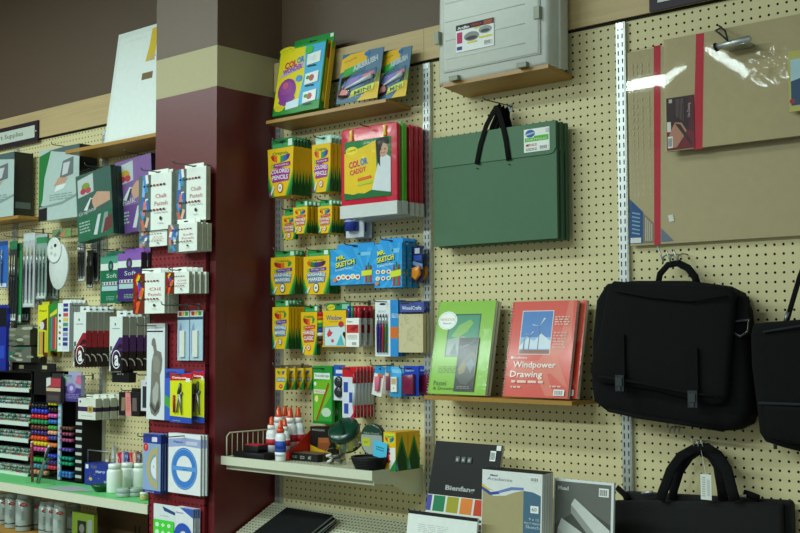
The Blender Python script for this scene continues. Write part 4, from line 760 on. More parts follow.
# wire fence at the left end
b = B(); b.mi = CARD; CR = 'd8d2b0'
p = [(0, -9.8, .1), (0, -9.8, 3.0), (0, -9.3, 3.5), (0, -1.2, 3.5), (0, -.9, 3.2), (0, -.9, .1)]; b.tube(p, .11, CR)
for i in range(8): b.tube([(0, -8.8+i, .1), (0, -8.8+i, 3.5)], .07, CR, n=5)
b.tube([(0, -9.8, .12), (0, -.9, .12)], .09, CR); tag(b.build('wire_fence', None, None, (-30.2, 0, SZ)), 'cream wire divider fence at the left end of the metal shelf', 'shelf divider')
def on(px, py, Z=SZ): q = atz(px, py, Z); return q.x, q.y
# stamp pads
def lowbox(name, lab, cat, x, y, z, w, d, h, c, top=None, rz=0, deco=None):
    r = thing(name, lab, cat, (x, y, z), None, (0, 0, rz)); b = B(); b.slab([(-w/2, 0), (w/2, 0), (w/2, h), (-w/2, h)], -d/2, d/2, min(.08, h*.2), c); b.build('case', r)
    if top: k = B(); k.box(-w/2+.1, w/2-.1, -d/2+.15, d/2-.1, h, h+.12, top); k.build('lid', r)
    if deco: deco(r, w, d, h)
    return r
lowbox('stamp_pad', 'long flat black case lying on the metal shelf before the glue bottles', 'case', -25.6, -8.4, SZ, 6.4, 2.6, .95, '121214')
lowbox('stamp_pad', 'small black case with red top stacked on the long flat case', 'case', -25.7, -8.2, SZ+.97, 3.0, 2.0, .95, '141416', 'c02434')
# glue bottles in a red tray
def glue(x, y, z, lab, blue=False, k=1.0, show=True):
    r = thing('glue_bottle', lab, 'glue bottle', (x, y, z), 'white glue bottles'); b = B(); b.mi = PLA
    b.lathe([(.72*k, 0), (.84*k, .1), (.84*k, 3.2*k), (.78*k, 3.5*k), (.5*k, 3.8*k), (.48*k, 3.85*k)], 'eceef0', sy=.7); b.build('bottle', r)
    c_ = B(); c_.mi = PLA; c_.lathe([(.52*k, 3.8*k), (.52*k, 4.35*k)], 'f2f2ee' if not blue else 'e04a24', n=16); c_.lathe([(.42*k, 4.35*k), (.34*k, 4.6*k), (.24*k, 5.3*k), (.12*k, 5.5*k)], 'e4522a', n=12); tag(c_.build('nozzle_cap', r), 'orange nozzle cap', None)
    l_ = B(); l_.lathe([(.855*k, .7*k), (.855*k, 2.7*k)], '3050a0' if blue else 'dfe2ea', n=20, sy=.72); l_.lathe([(.865*k, 1.7*k), (.865*k, 2.5*k)], 'c02c34' if not blue else '2444a4', n=20, sy=.73)
    if blue: l_.lathe([(.87*k, .75*k), (.87*k, 1.2*k)], 'e6ecf4', n=20, sy=.74)
    l_.front(-.5*k, .5*k, .8*k, 2.6*k, -.5*k).T('GLUE', .5, .35, .7, .18, 'e8ecf4' if blue else '2a50a0', bold=.03); l_.build('label', r); return r
gx = [(271.5, 416.5, -6.6, 'with label facing left, at the left end'), (284.9, 418, -5.9, 'right behind the blue labelled one'), (278.7, 406.5, -4.6, 'back row, leftmost'), (284.9, 405.8, -3.0, 'back row, second from the left'), (290.3, 407.3, -4.3, 'back row, third from the left'), (298.2, 407, -3.2, 'back row, rightmost beside the red tray end')]
for i, (px, py, Y_, d_) in enumerate(gx):
    q = at(px, py, Y_); glue(q.x, Y_, SZ+.12, 'white glue bottle '+d_, k=(q.z-SZ-.12)/5.5)
q = at(280.6, 420, -8.2); glue(q.x, q.y, SZ, 'white glue bottle with blue label standing in front of the red tray', True, k=(q.z-SZ)/5.5)
x0, y0 = -20.6, -6.6; t = thing('display_tray', 'red cardboard display tray holding the glue bottles', 'display tray', (x0, y0, SZ)); b = B(); b.mi = CARD; R_ = 'd8331f'
b.box(-4.6, 0, .0, .06, 0, 1.2, R_); b.box(-4.6, 0, 4.4, 4.46, 0, 1.2, R_); b.box(-4.6, 0, 0, 4.4, 0, .1, R_); b.build('tray', t)
for x_ in (-4.62, 0): k = B(); vs = [(x_, 0, 0), (x_, 4.46, 0), (x_, 4.46, 4.1), (x_, 0, 1.0)]; vs += [(x+.06, y, z) for x, y, z in vs]; k.add(vs, [(0, 1, 2, 3), (7, 6, 5, 4), (0, 3, 7, 4), (3, 2, 6, 7), (1, 5, 6, 2), (0, 4, 5, 1)], R_); k.build('side_wing', t)
k = B(); k.box(-4.4, -2.6, -.05, 0, .2, 1.1, 'e8e4e0'); k.front(-4.4, -2.6, .2, 1.1, -.05).T('Elmers', .5, .5, .7, .6, '2a50a8', bold=.03); k.build('front_label', t)
# brown box and flat box
w_ = 4.1
t = thing('kneading_set_box', 'black and yellow box with brown block picture standing right of the tray', 'box', (-18.2, -2.7, SZ)); b = B(); h_ = 4.5; b.box(-w_/2, w_/2, 0, 1.5, 0, h_, '16130f'); b.front(-w_/2, w_/2, 0, h_, 0)
b.P([(0, 0), (1, .08), (1, .22), (.5, .3), (0, .42)], 'd8a81c'); b.P([(.36, .32), (.82, .26), (.98, .5), (.9, .68), (.4, .66)], '8a4a24'); b.P([(.4, .5), (.9, .52), (.9, .68), (.4, .66)], 'a05c30'); b.T('MODELING', .4, .9, .6, .06, 'b8b4a8'); b.T('CLAY', .2, .2, .2, .06, '5a4410', rot=-4); b.build('carton', t)
x0, y0 = on(289.5, 460); t = thing('flat_box', 'flat black and tan box lying in front of the standing brown box', 'box', (x0+2.9, y0+1.6, SZ)); b = B(); b.box(-2.6, 2.6, -1.5, 1.5, 0, 1.05, '1a1a1a'); b.top(-2.6, 2.6, -1.5, 1.5, 1.05).R(.02, .04, .98, .96, '6a5c48'); b.T('CLAY SET', .4, .5, .6, .3, 'a08c70'); b.front(-2.6, 2.6, 0, 1.05, -1.5); b.T('COLORS', .12, .5, .18, .35, 'a8a8a0'); b.T('ECO', .42, .5, .16, .4, 'd0d0c8'); b.T('ART', .70, .5, .12, .4, 'd0d0c8'); b.build('carton', t)
# bag of chalk
x0, y0 = on(330, 465); t = thing('film_bag', 'small clear bag with white pieces in front of the green lidded jar', 'bag', (x0, y0+.9, SZ)); rd = random.Random(4); b = B()
for i in range(9): a = rd.uniform(0, 3); x_, y_, z_ = rd.uniform(-1.1, 1.1), rd.uniform(-.4, .4), .25+rd.uniform(0, 1); b.tube([(x_-.5*math.cos(a), y_, z_-.25*math.sin(a)), (x_+.5*math.cos(a), y_, z_+.25*math.sin(a))], .2, ['d8d8d0', '8a8a80', '50504a'][i % 3], n=6)
tag(b.build('chalk_pieces', t), None, None, kind='stuff'); f_ = B(); f_.mi = FILM; f_.slab([(-1.6, 0), (1.6, 0), (1.3, 1.6), (.4, 2.3), (-.6, 2.2), (-1.4, 1.5)], -.8, .8, .3, 'ffffff'); f_.build('film', t)
# jar on its side with dark green lid
q = at(343.5, 430, -5.4); t = thing('plastic_jar', 'tilted clear plastic jar with dark green screw lid on the metal shelf', 'jar', (q.x, q.y, q.z)); AX = Vector((-.1, .66, -.74)); R4 = AX.to_track_quat('Z', 'Y').to_matrix().to_4x4(); RJ = 2.15
b = B(); b.M = R4; b.mi = PLA; b.lathe([(RJ*.4, -.5), (RJ*.9, -.42), (RJ*1.03, -.2), (RJ*1.05, .5), (RJ*1.0, .55)], '0c3a2a', n=28); b.M = R4 @ Matrix.Rotation(.9, 4, 'Z'); b.box(-RJ*.7, RJ*.7, -.16, .16, -.7, -.3, '0a3024', PLA); b.build('lid', t)
b = B(); b.M = R4; b.mi = PLA; b.lathe([(RJ*.7, 1.0), (RJ*.7, 1.5), (RJ*.7, 2.3), (RJ*.5, 2.6)], 'c8c890', n=16); 
for i in range(10): a = i*.63; b.tube([(RJ*.72*math.cos(a), RJ*.72*math.sin(a), .9), (RJ*.76*math.cos(a+.4), RJ*.76*math.sin(a+.4), 2.4)], .3, ['e0e040', 'b0b8a8', 'd4d470', '8aa4a8'][i % 4], n=6)
b.build('contents', t); f_ = B(); f_.M = R4; f_.mi = FILM; f_.lathe([(RJ*.92, .5), (RJ*.92, 1), (RJ*.9, 2.6), (RJ*.8, 2.8)], 'ffffff', n=24); f_.build('clear_body', t)
# round compact
q = at(371.5, 440, -5.2); zc = q.z; t = thing('round_pencil_case', 'round grey case with dark green rim standing on the metal shelf', 'case', (q.x, -5.0, zc)); RR = 2.15; b = B(); b.mi = PLA; b.M = Matrix.Rotation(math.pi/2, 4, 'X')
b.lathe([(RR, -.5), (RR, .1), (RR*.95, .16)], '10261e', n=32); b.build('rim', t); b = B(); b.front(-RR, RR, -RR, RR, -.2); b.E(.5, .5, .45, .45, '9aa29c', n=32); b.P([(.08, .66), (.92, .66), (.82, .83), (.65, .93), (.5, .95), (.35, .93), (.18, .83)], '163a2c'); b.T('Faber-Castell', .5, .71, .64, .06, 'a8b8a8'); b.R(.12, .3, .44, .56, 'b8c030'); b.T('ART', .28, .42, .2, .08, '6a7020'); b.build('face', t)
k = B(); k.box(.0, 2.7, -.9, -.85, -2.3, -.1, '58c4e4'); k.front(0, 2.7, -2.3, -.1, -.9).lines(.2, .4, .8, .7, 2, '2a6a8a'); 
# basket
x0, y0 = on(369, 470); t2 = thing('wicker_basket', 'small round black woven basket at the front of the metal shelf', 'basket', (x0-.1, -8.0, SZ)); BS = 1.08; b = B(); b.mi = CARD; n_ = 36; b.M = Matrix.Diagonal((BS, BS, .9, 1))
for j in range(7):
    b.tube([((1.7+.09*j)*math.cos(2*math.pi*i/n_)*1.05, (1.7+.09*j)*math.sin(2*math.pi*i/n_)*.9, .12+j*.24+.05*math.sin(i*math.pi+j*math.pi)) for i in range(n_)], .13, '101012', n=6, close=True)
b.lathe([(.05, .0), (1.6, .02), (1.62, .1)], '0c0c0e', n=24); b.lathe([(1.55, .1), (2.1, 1.7)], '0a0a0c', n=24, sy=.88); b.build('woven_bowl', t2); b = B(); b.M = Matrix.Diagonal((BS, BS, .9, 1)); b.tube([(2.3*math.cos(2*math.pi*i/n_), 2.0*math.sin(2*math.pi*i/n_), 1.8) for i in range(n_)], .17, '141416', n=6, close=True); b.build('rim', t2)
q = at(379, 449, -7.6); k = B(); k.box(-1.35, 1.35, 0, .05, -1.05, 1.05, '50bce0'); k.front(-1.35, 1.35, -1.05, 1.05, 0).lines(.2, .4, .8, .7, 2, '2a6a8a'); o = k.build('price_card', None, None, (q.x, -7.4, q.z-.1)); o.rotation_euler = (0, math.radians(7), math.radians(-8)); tag(o, 'light blue price card standing in the black basket', 'card')
# two big crayon boxes
def bigcr(x, y, lab):
    r = thing('crayon_box', lab, 'crayon box', (x, y, SZ), 'large crayon boxes on the metal shelf'); b = B(); W2, D2, H2 = 2.1, 2.35, 4.95; b.box(-W2/2, W2/2, 0, D2, 0, H2, 'e8b818')
    b.front(-W2/2, W2/2, 0, H2, 0); b.R(0, 0, .45, .5, 'd89a1c'); b.R(.1, .72, .9, .96, 'c8d840'); b.T('Crayola', .5, .88, .7, .07, '2a8030', bold=.03); crescent(b, .5, .84, .36, .11, RAIN); b.R(.5, .04, .98, .6, 'e4e4dc')
    for i, c in enumerate(['6a3a9a', 'b0203c', 'd82a2a', 'a01830']): b.E(.35+.05*(i % 2), .55-i*.1, .18, .05, c, n=10)
    b.T('96', .36, .3, .3, .14, 'e02028', bold=.06); b.P([(.5, 0), (1, 0), (1, .3)], GRN); b.right(0, D2, 0, H2, W2/2); b.P([(0, 0), (0, .3), (.5, .92), (1, .3), (1, 0)], '2a8a2c'); b.P([(.08, 0), (.1, .25), (.5, .74), (.9, .25), (.92, 0)], '0c4a20'); b.P([(.0, .05), (.25, 0), (.06, .28)], '6aa8c8'); b.top(-W2/2, W2/2, 0, D2, H2).R(.1, .05, .9, .95, 'd0a010'); b.build('carton', r)
x0, y0 = on(390, 470); bigcr(x0+.6, -7.3, 'large yellow crayon box with green side points, nearer, beside the basket'); bigcr(x0+.6, -4.85, 'large yellow crayon box with green side points, farther, against the pegboard')
# black books on the base deck
W3 = 10.2
for k in range(3):
    n_ = .12+k*.46; ca, sa = math.cos(math.radians(DA)), math.sin(math.radians(DA)); s_ = 9.3
    t = thing('hardbound_book', 'black hardbound sketchbook lying on the slanted shelf, '+('bottom', 'middle', 'top')[k]+' of the stack', 'book', (-19.6+(.3 if k == 1 else 0), -.3-s_*ca-n_*sa, -36.1-s_*sa+n_*ca), 'black sketchbooks', (DA, 0, (-4, -5.5, -4)[k])); b = B()
    for z_ in (0, .36): b.box(-W3/2, W3/2, -6, 6, z_, z_+.07, '08090b', FAB)
    b.box(-W3/2, -W3/2+.08, -6, 6, 0, .43, '08090b', FAB); b.build('cover', t); g = B(); g.box(-W3/2+.1, W3/2-.12, -5.9, 5.9, .075, .355, 'b8bcc0'); g.build('page_block', t)
# leaning pads
def fan(name, lab, cat, px, f, ang, h, n, mk, dth, group=None, tilt=0, labs=None):
    a = at(px[0], px[1], -f); e = at(px[2], px[3], -f); x = (a.x+e.x)/2; zt = (a.z+e.z)/2; w = e.x-a.x; out = []
    for k in range(n):
        sa = math.sin(math.radians(ang)); ca = math.cos(math.radians(ang))
        r = thing(name, labs[k] if labs else lab, cat, (x+k*.12, -f-h*sa+k*dth, zt-h*ca), group, (-ang, tilt, 0)); mk(r, w, h); out.append(r)
    return out
def bien(r, w, h):
    b = B(); b.box(-w/2, w/2, 0, .06, 0, h, '0a0b0c'); b.box(-w/2, w/2, .06, .45, 0, h, 'c8c4b4', CARD); b.front(-w/2, w/2, 0, h, 0)
    b.T('Bienfang', .47, .625, .44, .05, 'a8acac', bold=.03); b.R(.0, .42, 1, .565, 'd8dcd4')
    for i, c in enumerate(['1c7a50', 'a09a24', 'e08030', 'c8401e', '8a2a28', '5a2a50', '2a3a7a']):
        b.R(.10+i*.205, .435, .275+i*.205, .56, c)
    b.R(.0, .435, .07, .56, '4a4aa0'); b.R(0, .37, 1, .425, 'd4d8d4'); b.P([(.05, .405), (.3, .395), (.3, .40), (.12, .415)], '8a6a4a'); b.P([(.3, .385), (1, .385), (1, .405), (.3, .405)], '1a2a3a')
    for i, c in enumerate(['3a4a50', 'a09040', '6a2028', '501828']): b.R(.1+i*.205, .33, .275+i*.205, .365, c)
    b.R(0, .325, 1, .328, 'b8b8b0'); b.barcode(.85, .87, .93, .95); b.R(.93, .955, .995, .995, 'e4e8e4')
    for u in (.38, .47, .56): b.R(u-.03, .84, u+.03, .885, '5a5e60'); b.R(u-.02, .85, u+.01, .87, 'a8acac')
    b.build('pad', r)
fan('art_pad', 'black art pad with colour swatches on the cover, leaning leftmost of the pads', 'art pad', (436, 441.5, 502.5, 444.5), 4.5, 14, 15.5, 1, bien, .4)
q = at(410, 509, -13); q2 = at(479, 518.5, -13)
t = thing('art_pad', 'white pad with black top strip in front of the black art pad', 'art pad', (q.x/2+q2.x/2, -13-1.5, q.z/2+q2.z/2-8), None, (-9, 0, 0)); w_ = q2.x-q.x; b = B(); b.box(-w_/2, w_/2, 0, .3, 0, 8.1, 'e0e4e0'); b.front(-w_/2, w_/2, 0, 8.1, 0); b.R(0, .95, 1, 1, '101214'); b.lines(.16, .70, .60, .83, 5, 'b0b4b4', 5, fill=.25); b.R(.2, .44, .75, .62, '5a4a38'); b.R(.25, .63, .5, .65, '303030'); b.build('pad', t)
def tanpad(first):
    def mk(r, w, h):
        b = B(); b.box(-w/2, w/2, 0, .05, 0, h, 'dcdfdc'); b.box(-w/2, w/2, .05, .5, 0, h, 'dcdcd4'); b.box(-w/2, w/2, .5, .56, 0, h, '8e8e86'); b.box(-w/2, w/2, -.01, .5, h, h+.08, '141414')
        if first:
            b.front(-w/2, w/2, 0, h, 0); b.P([(.01, .02), (.01, .80), (.2, .745), (.4, .76), (.55, .80), (.7, .825), (.7, .02)], 'a89c74'); b.P([(.7, .02), (.7, .825), (.85, .82), (.98, .79), (.98, .02)], '4a6c84'); b.P([(0, .84), (.15, .78), (.3, .80), (.3, .77), (.14, .75), (0, .80)], '3c50a0'); b.P([(.0, .86), (.1, .82), (.2, .80), (.1, .80), (0, .83)], 'd8c040'); b.P([(.28, .8), (.5, .85), (.7, .855), (.7, .83), (.5, .82), (.28, .775)], '6a80b8')
            b.T('Mead', .2, .95, .12, .02, '4a4a80', bold=.02); b.T('Academie', .3, .915, .42, .03, '8a90a0'); b.barcode(.8, .92, .96, .965); b.R(.82, .62, .95, .69, 'e8ece8'); b.T('60', .88, .655, .08, .035, '304050'); b.T('9 x 12', .88, .56, .16, .025, 'c8d8e0'); b.T('MULTI MEDIA', .85, .52, .25, .02, 'c8d8e0'); b.T('Sketch', .86, .485, .22, .03, 'c8d8e0'); b.lines(.74, .2, .96, .42, 6, '8aa4b4')
        b.build('pad', r)
    return mk
a = at(482.5, 470, -11); 
for k in range(4):
    L4 = fan('sketch_pad', ['white pad with tan and slate cover and blue wave, frontmost of its stack', 'white pad just behind the tan and slate covered pad', 'white pad third from the front behind the tan cover', 'white pad rearmost of the stack behind the tan cover'][k], 'sketch pad', (482.5+k*2.6, 470-k*.6, 542.5+k*2.6, 473.5-k*.6), 11-k*.62, 3, 11.5, 1, tanpad(k == 0), .5, 'white leaning pads')
def greypad(r, w, h):
    b = B(); b.mi = GLOSS; b.box(-w/2, w/2, 0, .35, 0, h, 'dde2e2'); b.front(-w/2, w/2, 0, h, 0); b.R(.02, .01, .96, .975, '6a6c68'); b.P([(.02, .55), (.5, .75), (.96, .6), (.96, .3), (.02, .1)], '50524e'); b.T('Mead', .16, .91, .18, .04, 'd0d4d0', bold=.03); b.barcode(.76, .86, .92, .94)
    b.P([(.08, .52), (.14, .62), (.5, .50), (.76, .18), (.55, .12)], 'c8ccc8'); b.P([(.08, .52), (.06, .30), (.5, .1), (.76, .18)], 'b4b8b4'); b.P([(.30, .76), (.36, .82), (.95, .55), (.9, .38)], 'd0d4d0'); b.P([(.30, .76), (.3, .68), (.82, .34), (.9, .38)], '9a9e9a'); b.build('pad', r)
fan('envelope_pad', 'grey and white pad with picture of folded paper, right of the tan cover', 'art pad', (554.5, 477.5, 614, 483.5), 8, 4, 11.5, 1, greypad, .4)
# ================================================================ PRODUCTS ON THE COLUMN
YC = CY-.75
def chalk(kind):
    def mk(w, h, t, l):
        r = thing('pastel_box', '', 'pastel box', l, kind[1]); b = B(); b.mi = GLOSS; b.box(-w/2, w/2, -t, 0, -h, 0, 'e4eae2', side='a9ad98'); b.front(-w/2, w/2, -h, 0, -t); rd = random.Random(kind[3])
        b.R(0, 0, .38, 1, kind[4]); cs = kind[2]
        for i in range(14):
            u, v, a = rd.uniform(.08, .30), rd.uniform(.06, .94), rd.uniform(.9, 2.2); L_ = rd.uniform(.08, .16); wd = .03
            dx, dy = math.cos(a)*L_*.8, math.sin(a)*L_; nx, ny = -math.sin(a)*wd*1.4, math.cos(a)*wd
            P_ = [(min(.37, max(0, u+p*dx+q*nx)), min(1, max(0, v+p*dy+q*ny))) for p, q in ((-1, -1), (1, -1), (1, 1), (-1, 1))]; b.P(P_, cs[i % len(cs)])
        b.T(kind[0], .70, .60, .34, .075, 'c88a84'); b.T('Pastels', .70, .47, .40, .075, 'c88a84')
        for v in (.78, .34):
            for i in range(7): b.R(.16+i*.1, v, .225+i*.1, v+.035, ['1c2a30', '3a5a50', '22262a', '8a3a30', 'b0483a', '2a2a3a', '7a2a28'][i])
        b.lines(.5, .29, .9, .32, 1, 'b8bcb8'); b.E(.7, .2, .035, .035, '2a3034'); b.lines(.62, .1, .8, .13, 1, 'b0b4b0'); b.right(-t, 0, -h, 0, w/2)
        for i in range(3): b.R(.4, .15+i*.25, .55, .3+i*.25, '8c917e')
        b.build('carton', r); g = B(); g.box(-w*.3, w*.3, -.1, -.02, -.05, .7, 'e4eae2'); g.front(-w*.3, w*.3, 0, .7, -.1).E(.5, .5, .14, .16, '101418'); g.build('hang_tab', r); return r
    return mk
SOFT = ['3a6ab8', 'd87a70', '4a8ad0', 'e8e4dc', '6a9ae0', '2a5a4a', 'c86a5a', '50988a', '8ab0e0', 'e0b0a0']
K1 = ('Chalk', 'chalk pastel boxes', SOFT, 3, '5a6a68'); OILC = ['d83a20', 'e88a1c', '2a50c8', 'd8c020', 'a02018', 'e05a28', '7a3018', 'c82838']
K2 = ('Oil', 'oil pastel boxes', OILC, 8, '6a2a1c')
def chang(mk, px, f, n, th, desc, hk=None, **k): return hang(mk, px, f, n, th, desc, yb=YC, hk=hk, **k)
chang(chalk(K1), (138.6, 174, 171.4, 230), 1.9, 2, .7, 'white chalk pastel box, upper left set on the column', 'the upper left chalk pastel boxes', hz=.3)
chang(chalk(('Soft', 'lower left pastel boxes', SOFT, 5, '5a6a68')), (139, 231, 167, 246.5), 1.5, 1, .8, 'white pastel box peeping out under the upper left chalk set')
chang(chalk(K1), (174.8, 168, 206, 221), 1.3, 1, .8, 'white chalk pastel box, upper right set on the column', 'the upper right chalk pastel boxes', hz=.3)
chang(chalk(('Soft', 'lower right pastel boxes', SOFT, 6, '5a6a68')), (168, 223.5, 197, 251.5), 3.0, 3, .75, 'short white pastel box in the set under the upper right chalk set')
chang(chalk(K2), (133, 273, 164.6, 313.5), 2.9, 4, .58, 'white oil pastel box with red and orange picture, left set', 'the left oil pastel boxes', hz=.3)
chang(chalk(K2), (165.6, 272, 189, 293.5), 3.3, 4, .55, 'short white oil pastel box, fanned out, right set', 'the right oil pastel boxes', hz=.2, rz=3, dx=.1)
def tipack(w, h, t, l):
    r = thing('blending_stump_pack', '', 'stump pack', l, 'blending stump packs'); b = B(); b.box(-w/2, w/2, -.1, 0, -h, 0, 'a8c4d4'); b.front(-w/2, w/2, -h, 0, -.1); b.R(0, .82, 1, 1, '2a4a6a'); b.R(0, .88, 1, 1, 'd8dcd8'); b.R(.1, .9, .35, .98, 'c03a28'); b.R(.4, .9, .6, .98, 'd8c020'); b.R(.65, .9, .9, .98, '2a9a50'); b.P([(.1, .1), (.4, .5), (.3, .78), (.1, .6)], '8a94c0'); b.build('card', r)
    k = B(); k.box(-w*.22, w*.18, -.35, -.1, -h*.93, -h*.4, 'd4d8cc'); k.build('stump', r); f_ = B(); f_.mi = FILM; f_.box(-w/2-.05, w/2+.05, -.5, -.4, -h, 0, 'ffffff'); f_.build('film', r); return r
chang(tipack, (175.3, 311, 187, 360.5), .9, 1, .5, 'slim clear pack of white stumps, left of the pair on the column', 'a slim stump pack')
chang(tipack, (187.8, 310.5, 200.5, 360.5), .9, 1, .5, 'slim clear pack of white stumps, right of the pair on the column', 'the right slim stump pack')
def ergo(w, h, t, l):
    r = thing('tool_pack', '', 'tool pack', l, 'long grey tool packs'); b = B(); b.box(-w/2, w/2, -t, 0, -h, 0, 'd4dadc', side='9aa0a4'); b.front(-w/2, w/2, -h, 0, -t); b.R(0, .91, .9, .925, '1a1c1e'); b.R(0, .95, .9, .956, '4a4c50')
    def S(pts, c): b.P(pts, c)
    S([(.28, .82), (.34, .85), (.46, .84), (.52, .78), (.56, .72), (.80, .70), (.88, .62), (.84, .52), (.74, .46), (.78, .30), (.80, .16), (.72, .08), (.5, .03), (.28, .06), (.18, .14), (.24, .3), (.26, .46), (.28, .6), (.40, .70), (.36, .75), (.26, .78)], '77746c')
    S([(.34, .30), (.56, .40), (.68, .36), (.66, .22), (.5, .14), (.36, .18)], 'a8a8a2'); S([(.22, .14), (.5, .06), (.74, .12), (.68, .2), (.48, .1), (.28, .18)], '4a4844'); S([(.34, .66), (.6, .66), (.76, .6), (.7, .48), (.4, .5)], '8a867c'); b.build('blister_card', r); return r
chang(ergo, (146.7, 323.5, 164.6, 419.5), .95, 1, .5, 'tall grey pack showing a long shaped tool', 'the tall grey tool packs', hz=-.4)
def compass(w, h, t, l):
    r = thing('compass_pack', '', 'compass pack', l, 'yellow compass packs'); b = B(); b.mi = GLOSS; b.box(-w/2, w/2, -.1, 0, -h, 0, '2c50b0'); b.front(-w/2, w/2, -h, 0, -.1); b.P([(0, .13), (1, .11), (1, .86), (0, .84)], 'd8dc20'); b.P([(0, .84), (1, .86), (1, 1), (.5, .97), (0, 1)], 'cc2428'); b.T('Compass', .42, .90, .66, .06, 'f4f0e4', bold=.03); b.R(.74, .82, .92, .90, 'e8ece8'); b.T('COMPASS', .3, .04, .4, .02, 'c8d4e8'); b.build('card', r)
    k = B(); k.mi = MET; k.tube([(.1, -.3, -h*.2), (-.1, -.35, -h*.42)], [.14, .3], '6a6f6c', n=6); k.tube([(-.1, -.35, -h*.42), (-.65, -.3, -h*.8)], .12, '8a908c', n=6); k.tube([(.1, -.35, -h*.42), (.45, -.3, -h*.84)], [.3, .07], '8a908c', n=6); k.tube([(.0, -.35, -h*.5), (.55, -.3, -h*.38)], .14, '7a807c', n=6); k.build('compass_tool', r)
    k = B(); k.mi = PLA; k.tube([(-w*.28, -.28, -h*.45), (-w*.26, -.28, -h*.80)], .18, 'b02a28', n=6); k.build('lead_tube', r); return r
def bluepk(w, h, t, l):
    r = thing('blister_pack', '', 'blister pack', l); b = B(); b.mi = GLOSS; b.box(-w/2, w/2, -.1, 0, -h, 0, '3a62c4'); b.front(-w/2, w/2, -h, 0, -.1); b.R(.05, .82, .6, .95, '2a3a90'); b.P([(0, .3), (.4, .2), (.4, .4), (0, .5)], '4aa04a'); b.build('card', r); return r
chang(bluepk, (163.5, 369, 183, 421), 1.1, 1, .3, 'blue pack half hidden behind the yellow compass packs')
chang(compass, (167.8, 373, 189.3, 423), 2.4, 2, .5, 'yellow compass pack with red top, left pair', 'the left compass packs', hz=-.3)
chang(compass, (190.3, 371, 202, 423), 1.0, 1, .5, 'yellow compass pack with red top, rightmost, partly covered', dx=0)
def protr(kind):
    def mk(w, h, t, l):
        r = thing('protractor_pack', '', 'protractor pack', l, kind+' protractor packs'); b = B(); 
        if kind == 'half circle':
            b.box(-w/2, w/2, -.25, 0, -h, 0, '8aa4cc', side='2a3c80'); b.front(-w/2, w/2, -h, 0, -.25); b.R(0, .84, 1, 1, '2c3a90'); b.R(.5, .87, .8, .95, 'd8dce8'); b.E(.16, .77, .14, .07, 'd0342c'); b.T('T', .16, .77, .08, .05, 'f0e0d0'); b.R(0, 0, 1, .045, '1e2c80'); b.T('Westcott', .4, .02, .5, .02, 'd8dce8'); b.build('card', r)
            k = B(); k.front(-w/2, w/2, -h, 0, -.25); k.n = 4; k.ring(.86, .43, .66, .36, .68, 'b0a878', a0=92, a1=268, n=20); k.E(.8, .43, .34, .19, 'dce2ea', a0=92, a1=268); k.R(.76, .07, .86, .79, 'b0a878'); k.T('180', .62, .45, .1, .03, 'c04050', rot=70); k.build('protractor', r)
        else:
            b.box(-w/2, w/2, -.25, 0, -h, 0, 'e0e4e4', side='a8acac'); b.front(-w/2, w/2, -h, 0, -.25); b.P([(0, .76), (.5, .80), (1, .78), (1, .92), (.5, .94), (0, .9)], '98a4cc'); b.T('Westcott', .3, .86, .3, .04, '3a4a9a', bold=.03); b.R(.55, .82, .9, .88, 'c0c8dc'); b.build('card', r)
            k = B(); k.front(-w/2, w/2, -h, 0, -.25); k.n = 4; k.ring(.5, .42, .40, .35, .62, '3f7cc8', n=30); k.R(.14, .385, .86, .455, '5a94d4'); k.R(.46, .40, .6, .41, '204a80'); k.ring(.5, .42, .38, .33, .97, '8ab4e0', n=30); k.build('protractor', r)
        return r
    return mk
chang(protr('half circle'), (143, 434, 160.5, 493), 1.9, 4, .25, 'half circle protractor pack with dark blue header', 'the half circle protractor packs', hz=-.3)
chang(protr('full circle'), (168.6, 434, 200.8, 494), 1.25, 3, .2, 'full circle blue protractor pack', 'the full circle protractor packs', hz=-.3, dx=.25)
def greent(w, h, t, l):
    r = thing('template_pack', '', 'template pack', l); b = B(); b.box(-w/2, w/2, -.2, 0, -h, 0, 'd4dcdc'); b.front(-w/2, w/2, -h, 0, -.2); b.P([(.4, .97), (1, .88), (1, .82), (.5, .88)], '2a4a80'); b.T('templates', .5, .78, .4, .03, '8a9090'); b.build('card', r); k = B(); k.front(-w/2, w/2, -h, 0, -.3); k.n = 3; k.R(.03, .02, .97, .70, '4ad040', PLA)
    for i in range(3):
        for j in range(4): k.E(.2+.28*i, .6-.15*j, .09, .045+.005*j, 'c8ecc8', n=[20, 4, 6][i])
    k.build('stencil', r); return r
chang(greent, (151.8, 505, 173.3, 556), 1.8, 1, .5, 'bright green drawing template pack at the bottom of the column')
def ringt(w, h, t, l):
    r = thing('template_pack', '', 'template pack', l, 'blue ring packs'); b = B(); b.box(-w/2, w/2, -.2, 0, -h, 0, 'dce0e2', side='8a94a8'); b.front(-w/2, w/2, -h, 0, -.2); b.P([(.3, 1), (1, .82), (1, 1)], '3a5cb0'); b.T('Westcott', .3, .9, .4, .03, '3a4a9a', bold=.02); b.build('card', r); k = B(); k.front(-w/2, w/2, -h, 0, -.3); k.n = 3; k.ring(.5, .45, .46, .26, .45, '2c58b8', PLA); k.build('ring', r); return r
chang(ringt, (173.6, 508, 192.8, 560), 1.5, 4, .22, 'white pack with royal blue ring at the bottom of the column', dx=.1)
